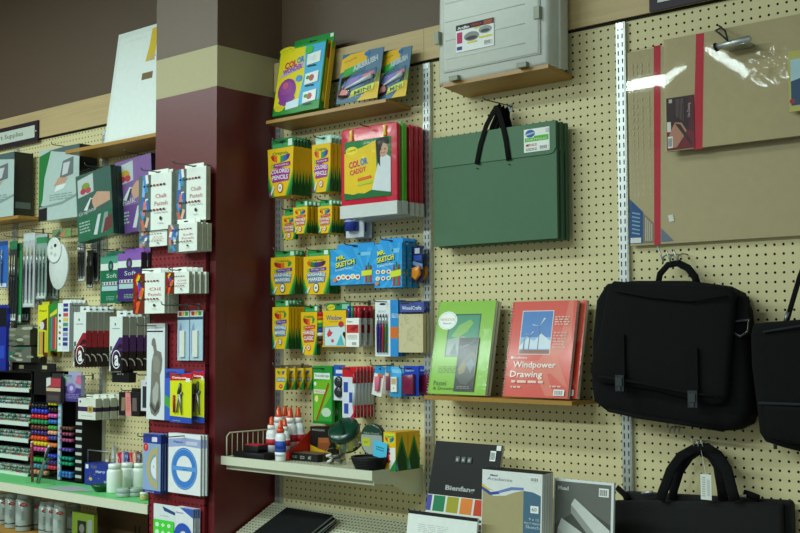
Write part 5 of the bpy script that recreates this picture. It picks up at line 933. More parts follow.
# ================================================================ LEFT BAY
# white boards on the upper shelf
t = thing('canvas_board', 'large white panel with yellow tag leaning on the shelf left of the column', 'board', (-69.2, -6.2, 20.98), None, (-8, 0, 0)); W_ = 21
q0 = at(105, 134, -6); q1 = at(117.5, 36, -3.2); x_ = q0.x; b = B(); Hb = (q1.z-20.98)/math.cos(math.radians(8)); t.location = wl(x_+W_/2, -6.2, 20.98); b.box(-W_/2, W_/2, 0, .6, 0, Hb, 'dfe8e2'); b.front(-W_/2, W_/2, 0, Hb, 0); b.R(.04, .05, .96, .95, 'e6eeea'); 
UT = (at(147, 50, -4).x-x_)/W_; b.P([(UT, .68), (UT+.12, .68), (UT+.12, .97), (UT+.04, .97), (UT+.03, .82)], 'd8b830'); b.R(UT-.02, .52, UT+.12, .58, '7a6440'); b.lines(.46, .67, .56, .73, 2, 'b0a8b0'); b.lines(.10, .9, .4, .92, 1, 'd0d8d4', fill=.2); b.build('panel', t)
b = B(); b.box(-W_/2+.6, W_/2, .62, 1.1, 0, Hb-.6, 'd0dad6'); o_ = b.build('backing_panel', t)
# sign
q = at(38, 119, -.9); q2 = at(38, 140, -.9); hS = q.z-q2.z; t = thing('aisle_sign', 'dark framed white sign reading Art Supplies at the far left', 'sign', (q.x-13, -.65, q2.z-.2)); b = B(); b.box(-13, 13, -.3, 0, 0, hS, '2a1824'); b.build('frame', t)
b = B(); b.box(-12, 12, -.36, -.31, .85, hS-.85, 'c8d0c4'); b.front(-12, 12, .85, hS-.85, -.36); b.T('Art Supplies', .61, .48, .44, .5, '3a4038'); b.build('panel', t); b = B(); b.mi = MET; b.lathe([(.2, 0), (.2, .1)], 'd8d8d8', n=8); b = B().box(12.35, 12.6, -.4, -.3, hS/2-.12, hS/2+.12, 'd8dcd8'); b.build('screw', t)
# kits hanging under the shelf
def greykit(w, h, t, l):
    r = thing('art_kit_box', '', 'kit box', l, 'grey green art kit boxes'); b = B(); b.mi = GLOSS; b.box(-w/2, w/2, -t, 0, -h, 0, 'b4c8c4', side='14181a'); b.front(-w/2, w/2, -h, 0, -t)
    b.P([(0, .1), (0, .92), (.3, .98), (.14, .6), (.1, .3)], '1f7a3c'); b.P([(0, 0), (.22, 0), (.22, .2), (0, .22)], '181c20'); b.P([(.02, .2), (.6, .24), (1, .34), (1, .30), (.6, .20), (.02, .17)], '8a9a98'); b.P([(.25, .98), (.7, 1), (1, 1), (1, .88), (.5, .94)], '50686a')
    b.P([(.52, .55), (.86, .60), (.86, .84), (.60, .80)], '6a7478'); b.P([(.58, .6), (.72, .62), (.78, .78), (.62, .77)], 'c8ccd0'); b.P([(.38, .46), (.66, .50), (.74, .56), (.5, .58)], 'c89a80'); b.P([(.4, .38), (.62, .42), (.7, .48), (.45, .47)], 'e0e8e8'); b.lines(.28, .26, .85, .36, 3, '8aa09c'); b.build('carton', r)
    g = B(); g.right(-t, 0, -h, 0, w/2); g.R(.1, .12, .9, .22, '5a6a68'); g.build('side_print', r); return r
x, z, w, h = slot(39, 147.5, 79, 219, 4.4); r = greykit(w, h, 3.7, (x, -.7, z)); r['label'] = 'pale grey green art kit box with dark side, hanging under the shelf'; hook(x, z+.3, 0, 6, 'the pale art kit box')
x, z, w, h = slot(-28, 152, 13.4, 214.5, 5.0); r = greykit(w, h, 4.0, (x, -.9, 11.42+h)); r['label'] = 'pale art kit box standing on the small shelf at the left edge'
def bagkit(c1, c2, c3, fruit, word):
    def mk(w, h, t, l):
        r = thing('art_set_bag', '', 'art set', l, word[1]); b = B(); b.mi = GLOSS; b.box(-w/2, w/2, -t, 0, -h, 0, c1, side=c3); b.front(-w/2, w/2, -h, 0, -t)
        b.P([(.05, .66), (.5, .70), (.5, .97), (.05, .93)], 'b8c4c4'); b.E(.28, .80, .12, .06, fruit); b.E(.2, .74, .08, .045, 'b03a50'); b.E(.35, .74, .08, .045, 'b84858'); b.P([(.5, .44), (.95, .50), (.95, .62), (.6, .68), (.42, .58)], 'c49c84'); b.P([(.2, .46), (.4, .62), (.46, .6), (.3, .44)], 'd4dcdc'); b.P([(.3, .44), (.42, .6), (.46, .58), (.36, .44)], '3a4a48'); b.T(word[0], .3, .42, .5, .07, 'c8d0cc', rot=4)
        b.R(0, 0, 1, .37, c2); b.P([(.45, .06), (.6, .34), (.68, .34), (.55, .05)], 'c4ccd0'); b.P([(.65, .06), (.78, .34), (.88, .34), (.8, .05)], '8a989c'); b.lines(.06, .12, .36, .3, 4, 'a8bcb0'); b.P([(.7, .04), (.98, .1), (.98, .3), (.8, .25)], '6a3a38'); b.build('folder', r)
        f_ = B(); f_.mi = FILM; f_.box(-w/2-.1, w/2+.1, -t-.2, -t-.12, -h, .6, 'ffffff'); f_.build('film_bag', r); return r
    return mk
hang(bagkit('3a6258', '24684c', '0c2a22', '7a9a3a', ('Graphite', 'green art sets')), (75, 171, 110, 239), 7.6, 2, 1.0, 'dark green art set with bowl of fruit picture, in a clear bag', hk='the green art sets', ry=-6, b=5.45)
hang(bagkit('84649e', '6a4a88', '1c1030', 'c8a040', ('Chalk', 'purple art sets')), (114.5, 158, 150.5, 232), 5.4, 2, .9, 'purple art set with fruit picture, in a clear bag', hk='the purple art sets', ry=-4, b=3.4)
def softbox(c1, c2, lab):
    def mk(w, h, t, l):
        r = thing('pastel_set_box', '', 'pastel box', l, lab); b = B(); b.box(-w/2, w/2, -t, 0, -h, 0, c1, side='22142c'); b.front(-w/2, w/2, -h, 0, -t); b.R(0, .74, 1, 1, c2); b.R(0, .70, 1, .84, 'd8e0d8'); b.E(.5, .78, .13, .12, '2a3a38'); b.E(.5, .78, .05, .06, c2); b.T('Soft', .55, .58, .5, .09, 'c8d8d0'); b.R(.08, .38, .95, .45, 'd0c8d4')
        for i in range(6): b.R(.1+.14*i, .39, .16+.14*i, .44, ['4a3a3c', '3a4048', '6a2a3a', '2a4a3a', '5a3a50', '3a3a3a'][i])
        b.R(.08, .26, .95, .36, 'a8c8c8'); b.E(.88, .13, .07, .05, 'b0a850'); b.lines(.3, .05, .7, .15, 3, '8ab0a0'); b.build('carton', r)
        g = B(); g.box(-w*.4, w*.4, -.12, -.04, 0, .8, c2); g.build('hang_tab', r); return r
    return mk
hang(softbox('0e6a48', '4a9a80', 'green pastel set boxes'), (100.6, 256, 121, 303), 4.2, 2, .8, 'green pastel set box with white band, left of the purple ones', hk='the green pastel set boxes')
hang(softbox('3c2a6c', '8a5ab0', 'purple pastel set boxes'), (117.5, 253, 141, 301), 5.4, 4, 1.1, 'purple pastel set box with white band', hk='the purple pastel set boxes')
# brush packs and palette
def brushpk(c, hd, n, col, tipc='c8b880'):
    def mk(w, h, t, l):
        r = thing('brush_pack', '', 'brush pack', l); b = B(); b.box(-w/2, w/2, -.06, 0, -h, 0, c); b.front(-w/2, w/2, -h, 0, -.06).R(0, .9, 1, 1, hd); b.R(.1, .02, .9, .1, 'd4dcd8'); b.build('card', r)
        for i in range(n):
            k = B(); k.mi = PLA; x_ = -w*.32+w*.64*(i/(n-1) if n > 1 else .5); k.tube([(x_, -.3, -h*.95), (x_, -.3, -h*.5), (x_, -.3, -h*.42)], [.08, .16, .12], col, n=6); k.tube([(x_, -.3, -h*.42), (x_, -.3, -h*.3)], .12, 'ccd0cc', MET, n=6); k.tube([(x_, -.3, -h*.3), (x_, -.3, -h*.18)], [.16, .05], tipc, n=6); k.build('paint_brush', r)
        f_ = B(); f_.mi = FILM; f_.box(-w/2-.05, w/2+.05, -.55, -.45, -h, .1, 'ffffff'); f_.build('film_sleeve', r); return r
    return mk
hang(brushpk('2468c0', '1c4a90', 1, '3a3c44'), (-4, 241, 5.5, 288), 2.5, 1, .5, 'blue framed pack at the left edge, level with the brush packs')
hang(brushpk('2a3438', '2a7a50', 3, '22262c', 'e0d8a8'), (7, 241, 14.5, 322), 3.6, 2, .5, 'long brush pack with dark handles and pale bristles, leftmost', hk='the dark brush packs')
hang(brushpk('2a8a50', '1c6a3c', 1, '1c5a38'), (14, 243, 19.5, 323), 3.0, 1, .5, 'narrow green edged brush pack beside the leftmost long one')
hang(brushpk('b4bcc0', 'c4d0d0', 3, '1a2434'), (21, 233, 32.5, 307), 3.4, 2, .5, 'grey brush pack with three thin navy handles', hk='the grey brush packs')
hang(brushpk('8ca49c', '2a8a58', 3, '2a3a40', '9ab0a0'), (34, 237, 44.5, 299), 3.2, 2, .5, 'brush pack with green header left of the white palette', hk='the green header brush packs')
x, z, w, h = slot(46, 229, 69.5, 291, 3.4); t = thing('paint_palette', 'white oval plastic palette in a clear bag on the pegboard', 'palette', (x, -3.0, z))
b = B(); b.mi = PLA; el = [(math.cos(a*math.pi/14)*w*.40+.2, -h*.60+math.sin(a*math.pi/14)*h*.38) for a in range(28)]; b.slab(el, -.4, 0, .12, 'd4dcd8')
b.M = Matrix.Translation((-w*.14, -.42, -h*.34)) @ Matrix.Rotation(math.pi/2, 4, 'X'); b.lathe([(w*.30, 0), (w*.31, .1), (w*.27, .05)], 'e0e6e2', n=24); b.M = None; b.front(-w*.42, w*.14, -h*.5, -h*.18, -.46)
for i in range(5): a = i*1.256; b.E(.5+.25*math.cos(a), .5+.25*math.sin(a), .1, .09, 'b8c4c0')
b.build('palette_body', t); b = B(); b.box(-w*.3, w*.5, -.15, -.05, -h*.14, 0, '7a8a60'); b.front(-w*.3, w*.5, -h*.14, 0, -.15); b.P([(.1, .1), (.5, .1), (.4, .9)], '3a5a50'); b.P([(.35, .2), (.65, .1), (.7, .8)], 'c87a50'); b.P([(.66, .1), (.98, .2), (.9, .9)], '6aa848'); b.build('header_card', t)
f_ = B(); f_.mi = FILM; f_.box(-w/2, w/2, -.7, -.6, -h, -.3, 'ffffff'); f_.build('film_bag', t)
hang(brushpk('6a7270', '3a4444', 4, '141618', 'a8b0ac'), (76, 231, 83.5, 281.5), 3.6, 2, .5, 'clear pack of short black capped tools right of the palette', hk='the black capped tools')
hang(brushpk('3a403e', '2a3030', 2, '101214', '707874'), (85, 250, 90.5, 288), 1.8, 1, .5, 'small dark pack lowest right of the palette')
hook(at(108, 250, -2).x, at(100, 252, 0).z, 0, 8, 'nothing, bare, above the green pastel boxes')
# row of pencils and tube boxes
def pk(name, bc, fn, grp=None, side=None, cat='art pack'):
    def mk(w, h, t, l):
        r = thing(name, '', cat, l, grp); b = B(); b.box(-w/2, w/2, -t, 0, -h, 0, bc, side=side or bc); b.front(-w/2, w/2, -h, 0, -t); fn(b, w, h, t); b.build('carton', r); g = B(); g.box(-w*.35, w*.35, -.1, -.02, -.05, .6, bc); g.build('hang_tab', r); return r
    return mk
def f1(b, w, h, t): b.R(0, .55, 1, 1, 'd8d420'); b.T('Prang', .5, .88, .7, .05, '3a3a28', bold=.03); b.P([(.1, .55), (.9, .5), (.9, .75), (.3, .68)], '4a3028'); b.E(.4, .6, .22, .08, 'd4d0cc'); [b.R(.12+i*.2, .04, .27+i*.2, .48, c) for i, c in enumerate(['8a9088', 'e08a1c', '2a2420', 'c8b820'])]; b.R(.6, 0, 1, .08, '5a2a1c')
def f2(b, w, h, t): b.R(0, .75, 1, 1, '2a8a30'); b.P([(.1, .72), (.95, .8), (.95, .9), (.1, .78)], 'd8c83a'); [b.R(.06+i*.18, .04, .2+i*.18, .72, c) for i, c in enumerate(['2a7a3a', '4a88a0', '8a4a6a', 'd02a28', 'e08a60'])]
def f3(b, w, h, t): b.R(.45, .03, .9, .97, 'ccd4e0'); [b.R(.48, .92-i*.1, .88, .99-i*.1, c) for i, c in enumerate(['3a3a8a', '2a3a7a', 'd04a38', 'd8c040', '4a8a70', '2a3a80', '8a8ab0', '3a4a90', '38387a'])]; [b.E(.2, .15+i*.12, .09, .03, c, n=8) for i, c in enumerate(['8ab0c0', '4a4a4a', 'c84a38', 'd8b830', '3a6a4a', '2a2a2a'])]
hang(pk('pencil_pack', 'c8c43a', f1, 'yellow pencil packs'), (37.8, 305, 48, 356.5), 3.0, 2, .6, 'tall yellow pencil pack left of the striped one', hk='the tall yellow pencil packs')
hang(pk('pencil_pack', '3a7a40', f2, 'striped coloured pencil packs'), (49, 304, 57.2, 351), 3.2, 2, .6, 'green topped pack with vertical coloured stripes', hk='the striped pencil packs')
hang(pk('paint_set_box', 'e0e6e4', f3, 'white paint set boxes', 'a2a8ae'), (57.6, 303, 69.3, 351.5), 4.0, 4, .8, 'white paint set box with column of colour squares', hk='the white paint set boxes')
def abox(c, c2, grp):
    def mk(w, h, t, l):
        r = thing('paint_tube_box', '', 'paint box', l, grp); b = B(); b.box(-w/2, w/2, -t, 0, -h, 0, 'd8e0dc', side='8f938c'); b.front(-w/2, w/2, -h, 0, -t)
        b.P([(.1, 0), (1, 0), (1, .60), (.75, .60), (.3, .42), (.1, .30)], '241016' if c2 == 'a' else '1c1424'); b.P([(.25, .40), (.75, .62), (1, .62), (1, .50), (.75, .5), (.3, .32)], c); b.P([(.12, .16), (.3, .3), (.75, .42), (1, .42), (1, .38), (.7, .38), (.3, .22)], c)
        b.R(.05, .38, .22, .46, '4a6a58'); b.R(.02, .1, .1, .38, '8a8a88'); b.E(.45, .86, .05, .025, '4a5050'); b.lines(.2, .76, .8, .8, 1, '9aa8a4')
        b.ring(.56, .22, .34, .17, .88, 'dfe0e0', a0=20, a1=330); b.T('a', .58, .2, .32, .2, 'e8e8e8', bold=.03)
        b.right(-t, 0, -h, 0, w/2); b.R(0, 0, 1, .66, c); b.R(0, 0, 1, .40, '1c0c12'); b.P([(0, .48), (.3, .55), (.6, .5), (1, .56), (1, .60), (0, .60)], c); b.R(0, .36, 1, .42, c); b.ring(.0, .1, .9, .14, .85, 'c8c8c8', a0=0, a1=100, n=8); b.build('carton', r)
        g = B(); g.box(-w*.38, w*.38, -.12, -.04, -.05, 1.0, 'd8e0dc'); g.front(-w*.38, w*.38, 0, 1, -.12).E(.5, .5, .16, .14, '2a3030'); g.build('hang_tab', r); return r
    return mk
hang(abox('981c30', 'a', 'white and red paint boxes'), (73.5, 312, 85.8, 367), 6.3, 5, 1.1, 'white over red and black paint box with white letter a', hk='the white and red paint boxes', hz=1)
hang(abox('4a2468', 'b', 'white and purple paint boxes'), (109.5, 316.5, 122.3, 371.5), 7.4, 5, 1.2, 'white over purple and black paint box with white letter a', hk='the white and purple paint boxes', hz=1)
def f4(b, w, h, t): b.R(0, .38, 1, .60, '3a2050'); b.R(.55, .34, .85, .64, 'b8a040'); b.R(.62, .4, .78, .58, '7a6a30'); b.E(.12, .84, .05, .06, '4a4a80'); b.lines(.2, .14, .8, .2, 1, '9aa0a0'); b.right(-t, 0, -h, 0, w/2); b.R(0, .38, 1, .58, '24143a')
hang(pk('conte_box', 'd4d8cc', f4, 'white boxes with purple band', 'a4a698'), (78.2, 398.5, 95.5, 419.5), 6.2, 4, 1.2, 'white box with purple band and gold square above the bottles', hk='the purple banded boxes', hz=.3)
def f5(b, w, h, t): b.P([(.12, .2), (.3, .22), (.32, .78), (.14, .78)], '8a7458'); b.P([(.66, .22), (.88, .22), (.86, .78), (.66, .78)], '6a5a58'); b.P([(.34, .0), (.62, .0), (.56, 1), (.32, 1)], 'd88a84'); b.lines(.38, .2, .55, .8, 7, 'b84a4a')
hang(pk('pastel_tin', '1a1618', f5, None, '0e0c0e'), (118.8, 392.5, 139.5, 416), 7.5, 1, 2.0, 'black box with pink paper band between white boxes and column', hk='the black box with pink band', hz=.3)
hang(pk('charcoal_box', '101014', lambda b, w, h, t: b.T('art', .5, .85, .4, .16, 'c8c8c8'), None, '08080a'), (112, 372.5, 129, 382.5), 6.8, 1, 1.4, 'small black box just under the purple and black paint boxes', dx=0)
hang(pk('graphite_pack', 'c8ccd0', lambda b, w, h, t: (b.R(.2, .1, .85, .8, '2a2c34'), b.P([(.6, .9), (.8, .96), (.7, .84)], '303040')), None), (141, 380, 148.5, 411), 8.4, 1, .6, 'small grey and black pack tucked beside the column edge', hk='the small grey and black pack')
def f6(b, w, h, t): b.P([(0, 0), (1, 0), (1, .5), (0, .6)], '4a3a80'); b.E(.5, .5, .24, .2, '7a68b0', n=9); b.E(.5, .5, .1, .1, 'c8b0d8', n=7); b.P([(.7, .7), (1, .6), (1, 1), (.8, 1)], 'c86a90'); b.P([(0, .7), (.3, .8), (.3, 1), (0, 1)], '8ab0a0'); b.lines(.1, .1, .9, .3, 3, '8a80b8')
hang(pk('bead_pack', '9aa0bc', f6, None), (62, 375, 81, 401.5), 4.4, 1, .8, 'lilac and violet picture pack right of the black marker rack', hk='the lilac picture pack', hz=-.2)
def f7(b, w, h, t): b.R(0, .62, 1, .95, 'b03a48'); b.R(0, .45, 1, .58, 'c8b090'); b.P([(0, .95), (.3, .98), (.3, .7), (0, .6)], 'c8d0cc'); b.R(.1, .1, .9, .3, '4a4444')
hang(pk('bead_pack', '3a3034', f7, None), (46.3, 377, 60.5, 403), 5.5, 1, .8, 'dark pack with red top behind the marker rack')
hang(pk('craft_pouch', '6a6c5c', lambda b, w, h, t: [b.E(random.Random(i).random(), random.Random(i+50).random(), .16, .09, ['8a8c7a', '4a4a3c', 'a8ac98', '5a6450'][i % 4], n=8) for i in range(12)], 'grey green pouches', '3a3c30'), (7.5, 328, 30, 345), 3.4, 2, 1.4, 'grey green clear pouch in the upper of two rows')
hang(pk('craft_pouch', '60645a', lambda b, w, h, t: [b.E(random.Random(i+7).random(), random.Random(i+90).random(), .16, .09, ['8a8c7a', '4a4a3c', 'a8ac98', '2a6a50'][i % 4], n=8) for i in range(12)], 'grey green pouches', '3a3c30'), (7.5, 347, 31, 362), 3.4, 2, 1.4, 'grey green clear pouch in the lower of two rows')
hang(pk('blue_pack', '1c2c90', lambda b, w, h, t: (b.R(0, .7, 1, 1, '10121c'), b.R(.1, .2, .9, .4, '2a48b8')), None), (-8, 308, 6, 371), 4.0, 1, .8, 'tall navy and black pack at the left edge above the white tray rack')
# ---------------------------------------------------------------- left metal shelf
LZ = -36.95
t = thing('metal_shelf', 'long cream steel shelf with green mat left of the column', 'shelf', (-45.6, 0, LZ)); b = B(); b.box(-90, 0, -12, -.7, -.3, 0, 'ffffff'); b.build('deck', t, m_white); b = B(); b.box(-90, .1, -12.35, -12, -1.35, .06, 'ffffff'); b.build('price_rail', t, m_white)
b = B(); b.prism([(-.1, -.1), (.05, -.1), (.05, -1.3), (-.1, -1.3)], -12.2, -.7, 'ffffff'); b.build('bracket', t, m_white)
b = B(); b.box(-90, -1.5, -11.7, -.9, .02, .08, '66c276'); b.P if 0 else None; tag(b.build('green_mat', None, None, (-45.6, 0, LZ)), 'bright green mat laid over the left metal shelf', 'mat')
MZ = LZ+.1
q = at(105, 489, -8.4); b = B(); b.add([(-5.5, -3, 0), (2.5, -3.1, 0), (5, 0, 0), (-3.4, 1.8, 0)], [(0, 1, 2, 3)], 'a4aaae'); b.add([(-5.5, -3, -.02), (2.5, -3.1, -.02), (5, 0, -.02), (-3.4, 1.8, -.02)], [(3, 2, 1, 0)], 'a4aaae'); tag(b.build('paper_sheet', None, None, (atz(90, 487, MZ).x, -8.6, MZ+.03)), 'grey paper sheet lying on the green mat beside the blue box', 'paper')
def onM(px, py): q = atz(px, py, MZ); return q.x, q.y
def bottle(px, py, pt, k, lab):
    x, y = onM(px, py); h = at(px, pt, y).z-MZ; r = thing('paste_bottle', lab, 'bottle', (x, y, MZ), 'white bottles'); b = B(); b.mi = PLA; R_ = k; b.lathe([(R_*.95, 0), (R_, .15), (R_, h*.74), (R_*.9, h*.80), (R_*.68, h*.84)], 'e0e8e0', n=24); b.build('bottle', r)
    b = B(); b.mi = PLA; b.lathe([(R_*.82, h*.84), (R_*.82, h), (R_*.7, h*1.01)], 'e8eee8', n=24); b.build('cap', r)
bottle(114.5, 492.3, 463.8, 1.28, 'white plastic bottle, leftmost and nearest of three on the green mat'); bottle(127, 489, 462.8, 1.15, 'white plastic bottle in the middle of three on the green mat'); bottle(139.5, 489, 463, 1.2, 'white plastic bottle nearest the column, partly hidden by protractors')
# clear discs
for k in range(2):
    for j in range(2):
        x, y = onM((124, 135)[k], 496.5-k*.5); b = B(); b.mi = FRO; b.lathe([(1.2, .0), (1.25, .1), (1.25, .55), (1.2, .6)], 'a8bab2', n=20); tag(b.build('clear_tub', None, None, (x, y, MZ+.02+j*.66)), 'clear round tub in front of the white bottles, '+('left' if k == 0 else 'right')+' pair, '+('lower' if j == 0 else 'upper'), 'tub', 'clear round tubs')
x, y = onM(144, 500); t = thing('small_jar', 'small yellowish jar at the column end of the green mat', 'jar', (x, y, MZ)); b = B(); b.mi = PLA; b.lathe([(.6, 0), (.65, .1), (.65, .8), (.6, .85)], 'b8b070', n=16); b.build('jar', t); b = B(); b.mi = PLA; b.lathe([(.66, .86), (.66, 1.2)], 'e0e4d8', n=16); b.build('lid', t)
x, y = onM(100.5, 491.5); b = B(); b.mi = PLA; b.lathe([(.7, 0), (.9, .1), (1.5, .9), (1.62, 1.15), (1.45, 1.05), (.85, .25)], '0e4a26', n=24); tag(b.build('bowl', None, None, (x, y, MZ)), 'dark green glossy bowl in front of the blue box', 'bowl')
# blue box with handle
x, y = onM(84.5, 484.5); x1 = at(108, 480, y).x; w_ = x1-x; h_ = at(90, 463.5, y).z-MZ; t = thing('display_box', 'dark blue starry box with clear upper tray on the green mat', 'box', (x+w_/2, y, MZ)); b = B(); b.box(-w_/2, w_/2, 0, 3.5, 0, h_, '26358c'); b.front(-w_/2, w_/2, 0, h_, 0); b.R(.04, .76, .16, .95, 'd8dce8'); b.T('KEEP', .4, .86, .25, .12, '8a7a30'); b.T('Marvy', .68, .66, .4, .16, 'c8d0e8', rot=4, bold=.02); b.E(.26, .3, .08, .09, 'c8a848', n=6)
for i in range(14): b.E(random.Random(i).random(), random.Random(i*3+1).random(), .02, .02, ['b03a60', '5a70c0', 'c8b060'][i % 3], n=5)
b.R(.85, .1, .97, .3, '8a98b0'); b.build('carton', t); k = B(); k.mi = PLA
k.box(-w_/2+.1, w_/2-.1, .1, .2, h_, h_+1.9, '3a4450', FILM); k.build('clear_front', t)
k = B(); k.mi = MET; k.tube([(-w_/2+.2, .5, h_), (-w_/2+.2, .5, h_+2.2), (w_/2-.3, .5, h_+2.2), (w_/2-.3, .5, h_)], .12, '8a9098'); k.build('handle_frame', t)
for i, (u, hh, c) in enumerate([(-.1, 3.4, 'a8b0b4'), (.08, 2.2, 'c8d0c8'), (-.38, .9, 'd8dcdc'), (.3, 1.6, '5a6468')]): k = B(); k.mi = PLA; k.tube([(0, 0, 0), (0, 0, h_*.9+hh-.2)], .28, c); tag(k.build('marker', None, None, (x+w_/2+w_*u, y+3.95, MZ)), 'grey capped marker standing behind the dark blue box', 'marker', 'grey markers behind the blue box')
# red and blue pens in cups behind the bottles
for k, (px, n_, cs) in enumerate(((118, 5, ['c02438', 'b81c30', '9a8aa0', '2a3a80', '2a3a7a']), (130, 5, ['c02a30', 'a88468', 'b08a70', '6a2a28', '4a5060']))):
    q = at(px, 466, -3.5); t = thing('pen_cup', 'clear cup of red and blue pens behind the white bottles, '+('left' if k == 0 else 'right')+' one', 'cup', (q.x, -2.3, MZ)); b = B(); b.mi = FRO; b.lathe([(1.3, 0), (1.4, .1), (1.5, 3.2), (1.42, 3.2), (1.3, .2)], '9aa8a8', n=18); b.build('cup', t)
    for i in range(n_): a = -.32+.64*i/(n_-1); g = B(); g.mi = PLA; hh = at(px, 451+abs(i-2), -3).z-MZ; g.tube([(a*1.5, 0, .3), (a*4.2, -.1+.2*(i % 2), hh)], .34, cs[i], n=7); o = g.build('pen', None, None, (q.x, -2.3, MZ)); tag(o, 'bright capped pen standing in the cups behind the bottles', 'pen', 'pens in the cups')
# clear cup with grey pens in front of the racks
x, y = onM(34, 484); t = thing('pen_holder', 'clear acrylic holder in front of the marker rack', 'pen holder', (x, y, MZ)); b = B(); b.mi = FILM; b.box(-3.0, 3.6, -.1, 0, 0, 3.6, 'ffffff'); b.box(-3.0, 3.6, 2, 2.1, 0, 4.6, 'ffffff'); b.box(-3, -2.9, 0, 2, 0, 4.2, 'ffffff'); b.box(3.5, 3.6, 0, 2, 0, 4.2, 'ffffff'); b.build('holder', t)
for (xa, xb, zb_, c, lb) in ((-.6, 2.4, 6.4, '3a4048', 'dark pen leaning right in the acrylic holder'), (-2.2, -2.5, 6.8, '8a3038', 'maroon pen upright in the acrylic holder'), (-.2, 2.0, 5.8, '8a9098', 'grey pen leaning right in the acrylic holder')):
    g = B(); g.mi = PLA; g.tube([(xa, 1, .1), (xb, 1, zb_-1), (xb+(xb-xa)*.15, 1, zb_)], [.25, .28, .28], c); g.tube([(xb+(xb-xa)*.15, 1, zb_), (xb+(xb-xa)*.2, 1, zb_+.3)], .2, 'd8dcdc'); tag(g.build('pen', None, None, (x, y, MZ)), lb, 'pen')
# ---------------------------------------------------------------- marker rack
RY = -8.6
def rack(pxl, pxr, ptop, pbot_z, front, name, lab, shelfc=None):
    xl = at(pxl, 430, -front).x; xr = at(pxr, 430, -front).x; zt = at((pxl+pxr)/2, ptop, -front).z; return xl, xr, zt
# white label tray unit
xl, xr, zt = rack(-14, 31.3, 371, 0, 4.5, '', ''); H_ = zt-MZ; t = thing('tray_rack', 'black rack of white edged trays at the left edge, filled with small markers', 'rack', (xl, -4.5, MZ)); Wd = xr-xl
b = B(); b.box(0, .3, 0, 3.75, 0, H_, '0e0f11'); b.box(Wd-.3, Wd, 0, 3.75, 0, H_, '0e0f11'); b.box(0, Wd, 3.6, 3.75, 0, H_, '0e0f11'); b.box(0, Wd, 0, 3.75, H_-.25, H_, '0e0f11'); b.build('case', t)
zs = []
for (py, lab) in ((389.5, ''), (406, ''), (423, ''), (439.5, ''), (457, ''), (474, '')):
    z_ = at(16, py, -4.9).z-MZ; zs.append(z_); k = B(); k.box(.1, Wd-.3, -.35, 3.5, z_-.25, z_-.1, '1a1c1e'); k.box(.1, Wd-.3, -.45, -.35, z_-.42, z_+.32, 'c8d4cc'); tag(k.build('tray', t), 'white edged tray', None)
lid = B(); lid.mi = PLA
def mini(c1, c2): b = B(); b.mi = PLA; b.tube([(0, 0, 0), (0, 2.2, 0)], .29, c1, n=7); b.tube([(0, -.4, 0), (0, 0, 0)], .24, c2, n=7); return b
CM = ['6a8a7a', '8a9a92', '4a6a60', 'a8b2a6', '7a7a70', '3a7a62', '9a8a80', '8a9a8a']; CE = ['c03028', '2a6ab0', '2a9a70', 'd87830', 'c83a50', '8a9a90', '30b0a8', 'b8c040']
TR = ['topmost', 'second highest', 'third highest', 'third lowest', 'second lowest', 'lowest']; protos = {}; rd = random.Random(11)
for si, z_ in enumerate(zs):
    nx_ = int(Wd/.66)-1
    for lv in range(3):
        for i in range(nx_):
            x_ = Wd-.7-i*.66-(lv % 2)*.25
            if at(0, 400, -4.5).x-1.0 > xl+x_: continue
            if rd.random() < .12 and lv > 0: continue
            kk = (rd.choice(CM), rd.choice(CE)) if lv == 0 else (rd.choice(CM), rd.choice(CM))
            if kk not in protos: protos[kk] = mini(*kk).build('small_marker'); o = protos[kk]
            else: o = protos[kk].copy(); COL.objects.link(o)
            o.location = wl(xl+x_, -4.3+lv*.08, MZ+z_-.1+.30+lv*.56); tag(o, 'small greenish marker lying in the %s tray of the left rack' % TR[si], 'marker', 'small markers in the %s tray' % TR[si])
# header board behind
x0, x1 = at(12.5, 366, -2).x, at(55.5, 366, -2).x; z1_, z0_ = at(30, 363, -2).z, at(30, 372, -2).z; b = B(); 
b.box(0, x1-x0, -.2, 0, zt-z0_+.05, z1_-z0_, '1a1a1a'); b.front(0, x1-x0, 0, z1_-z0_, -.2); b.R(.16, .35, .27, .75, 'b8b48c'); b.R(.7, .35, .81, .75, 'b8b48c'); tag(b.build('rack_header', None, None, (x0, -1.8, z0_)), 'black board with two light slots rising behind the marker racks', 'board')
# tall black divider rack with marker cells
def cells(t, x0, cw, zpx, cols, per, Y, grp, desc, rad, pxr):
    for py, c in zip(zpx, cols):
        z_ = at(pxr, py, Y-.5).z
        for i in range(per):
            k = B(); k.mi = PLA; k.tube([(0, 0, 0), (0, -1.0, 0), (0, -1.15, 0)], [rad, rad, rad*.7], c, n=9); k.tube([(0, 2.6, 0), (0, 0, 0)], rad*.9, '1c1c20', n=7); o = k.build('marker', None, None, (x0+cw*(i+.5)/per, Y+.35, z_)); tag(o, '%s marker, %s' % (NAMEC.get(c, 'coloured'), desc), 'marker', grp)
NAMEC = {'1a1c20': 'black', '2a38c0': 'blue', 'd0202c': 'red', '1c8a50': 'green', '6a3428': 'brown', '3a2470': 'purple', 'e0481c': 'orange', 'd8b824': 'yellow', 'c84a90': 'pink', '2a9a2c': 'bright green', '3a8aa8': 'teal', 'c88a6a': 'peach', 'e0d828': 'yellow', 'd8509a': 'pink', '2a6ab8': 'sky blue', '4aa040': 'green', 'e0a080': 'pale peach', '4a3a88': 'violet', 'e07838': 'orange', '2434b0': 'navy', 'd02838': 'red', '6a4438': 'brown', '8a3a58': 'plum', 'a8487a': 'rose', '5a4aa0': 'violet', '1c9080': 'teal', '189a70': 'sea green', '3a78c0': 'blue', '3a6ac0': 'blue'}
Yr = -4.5
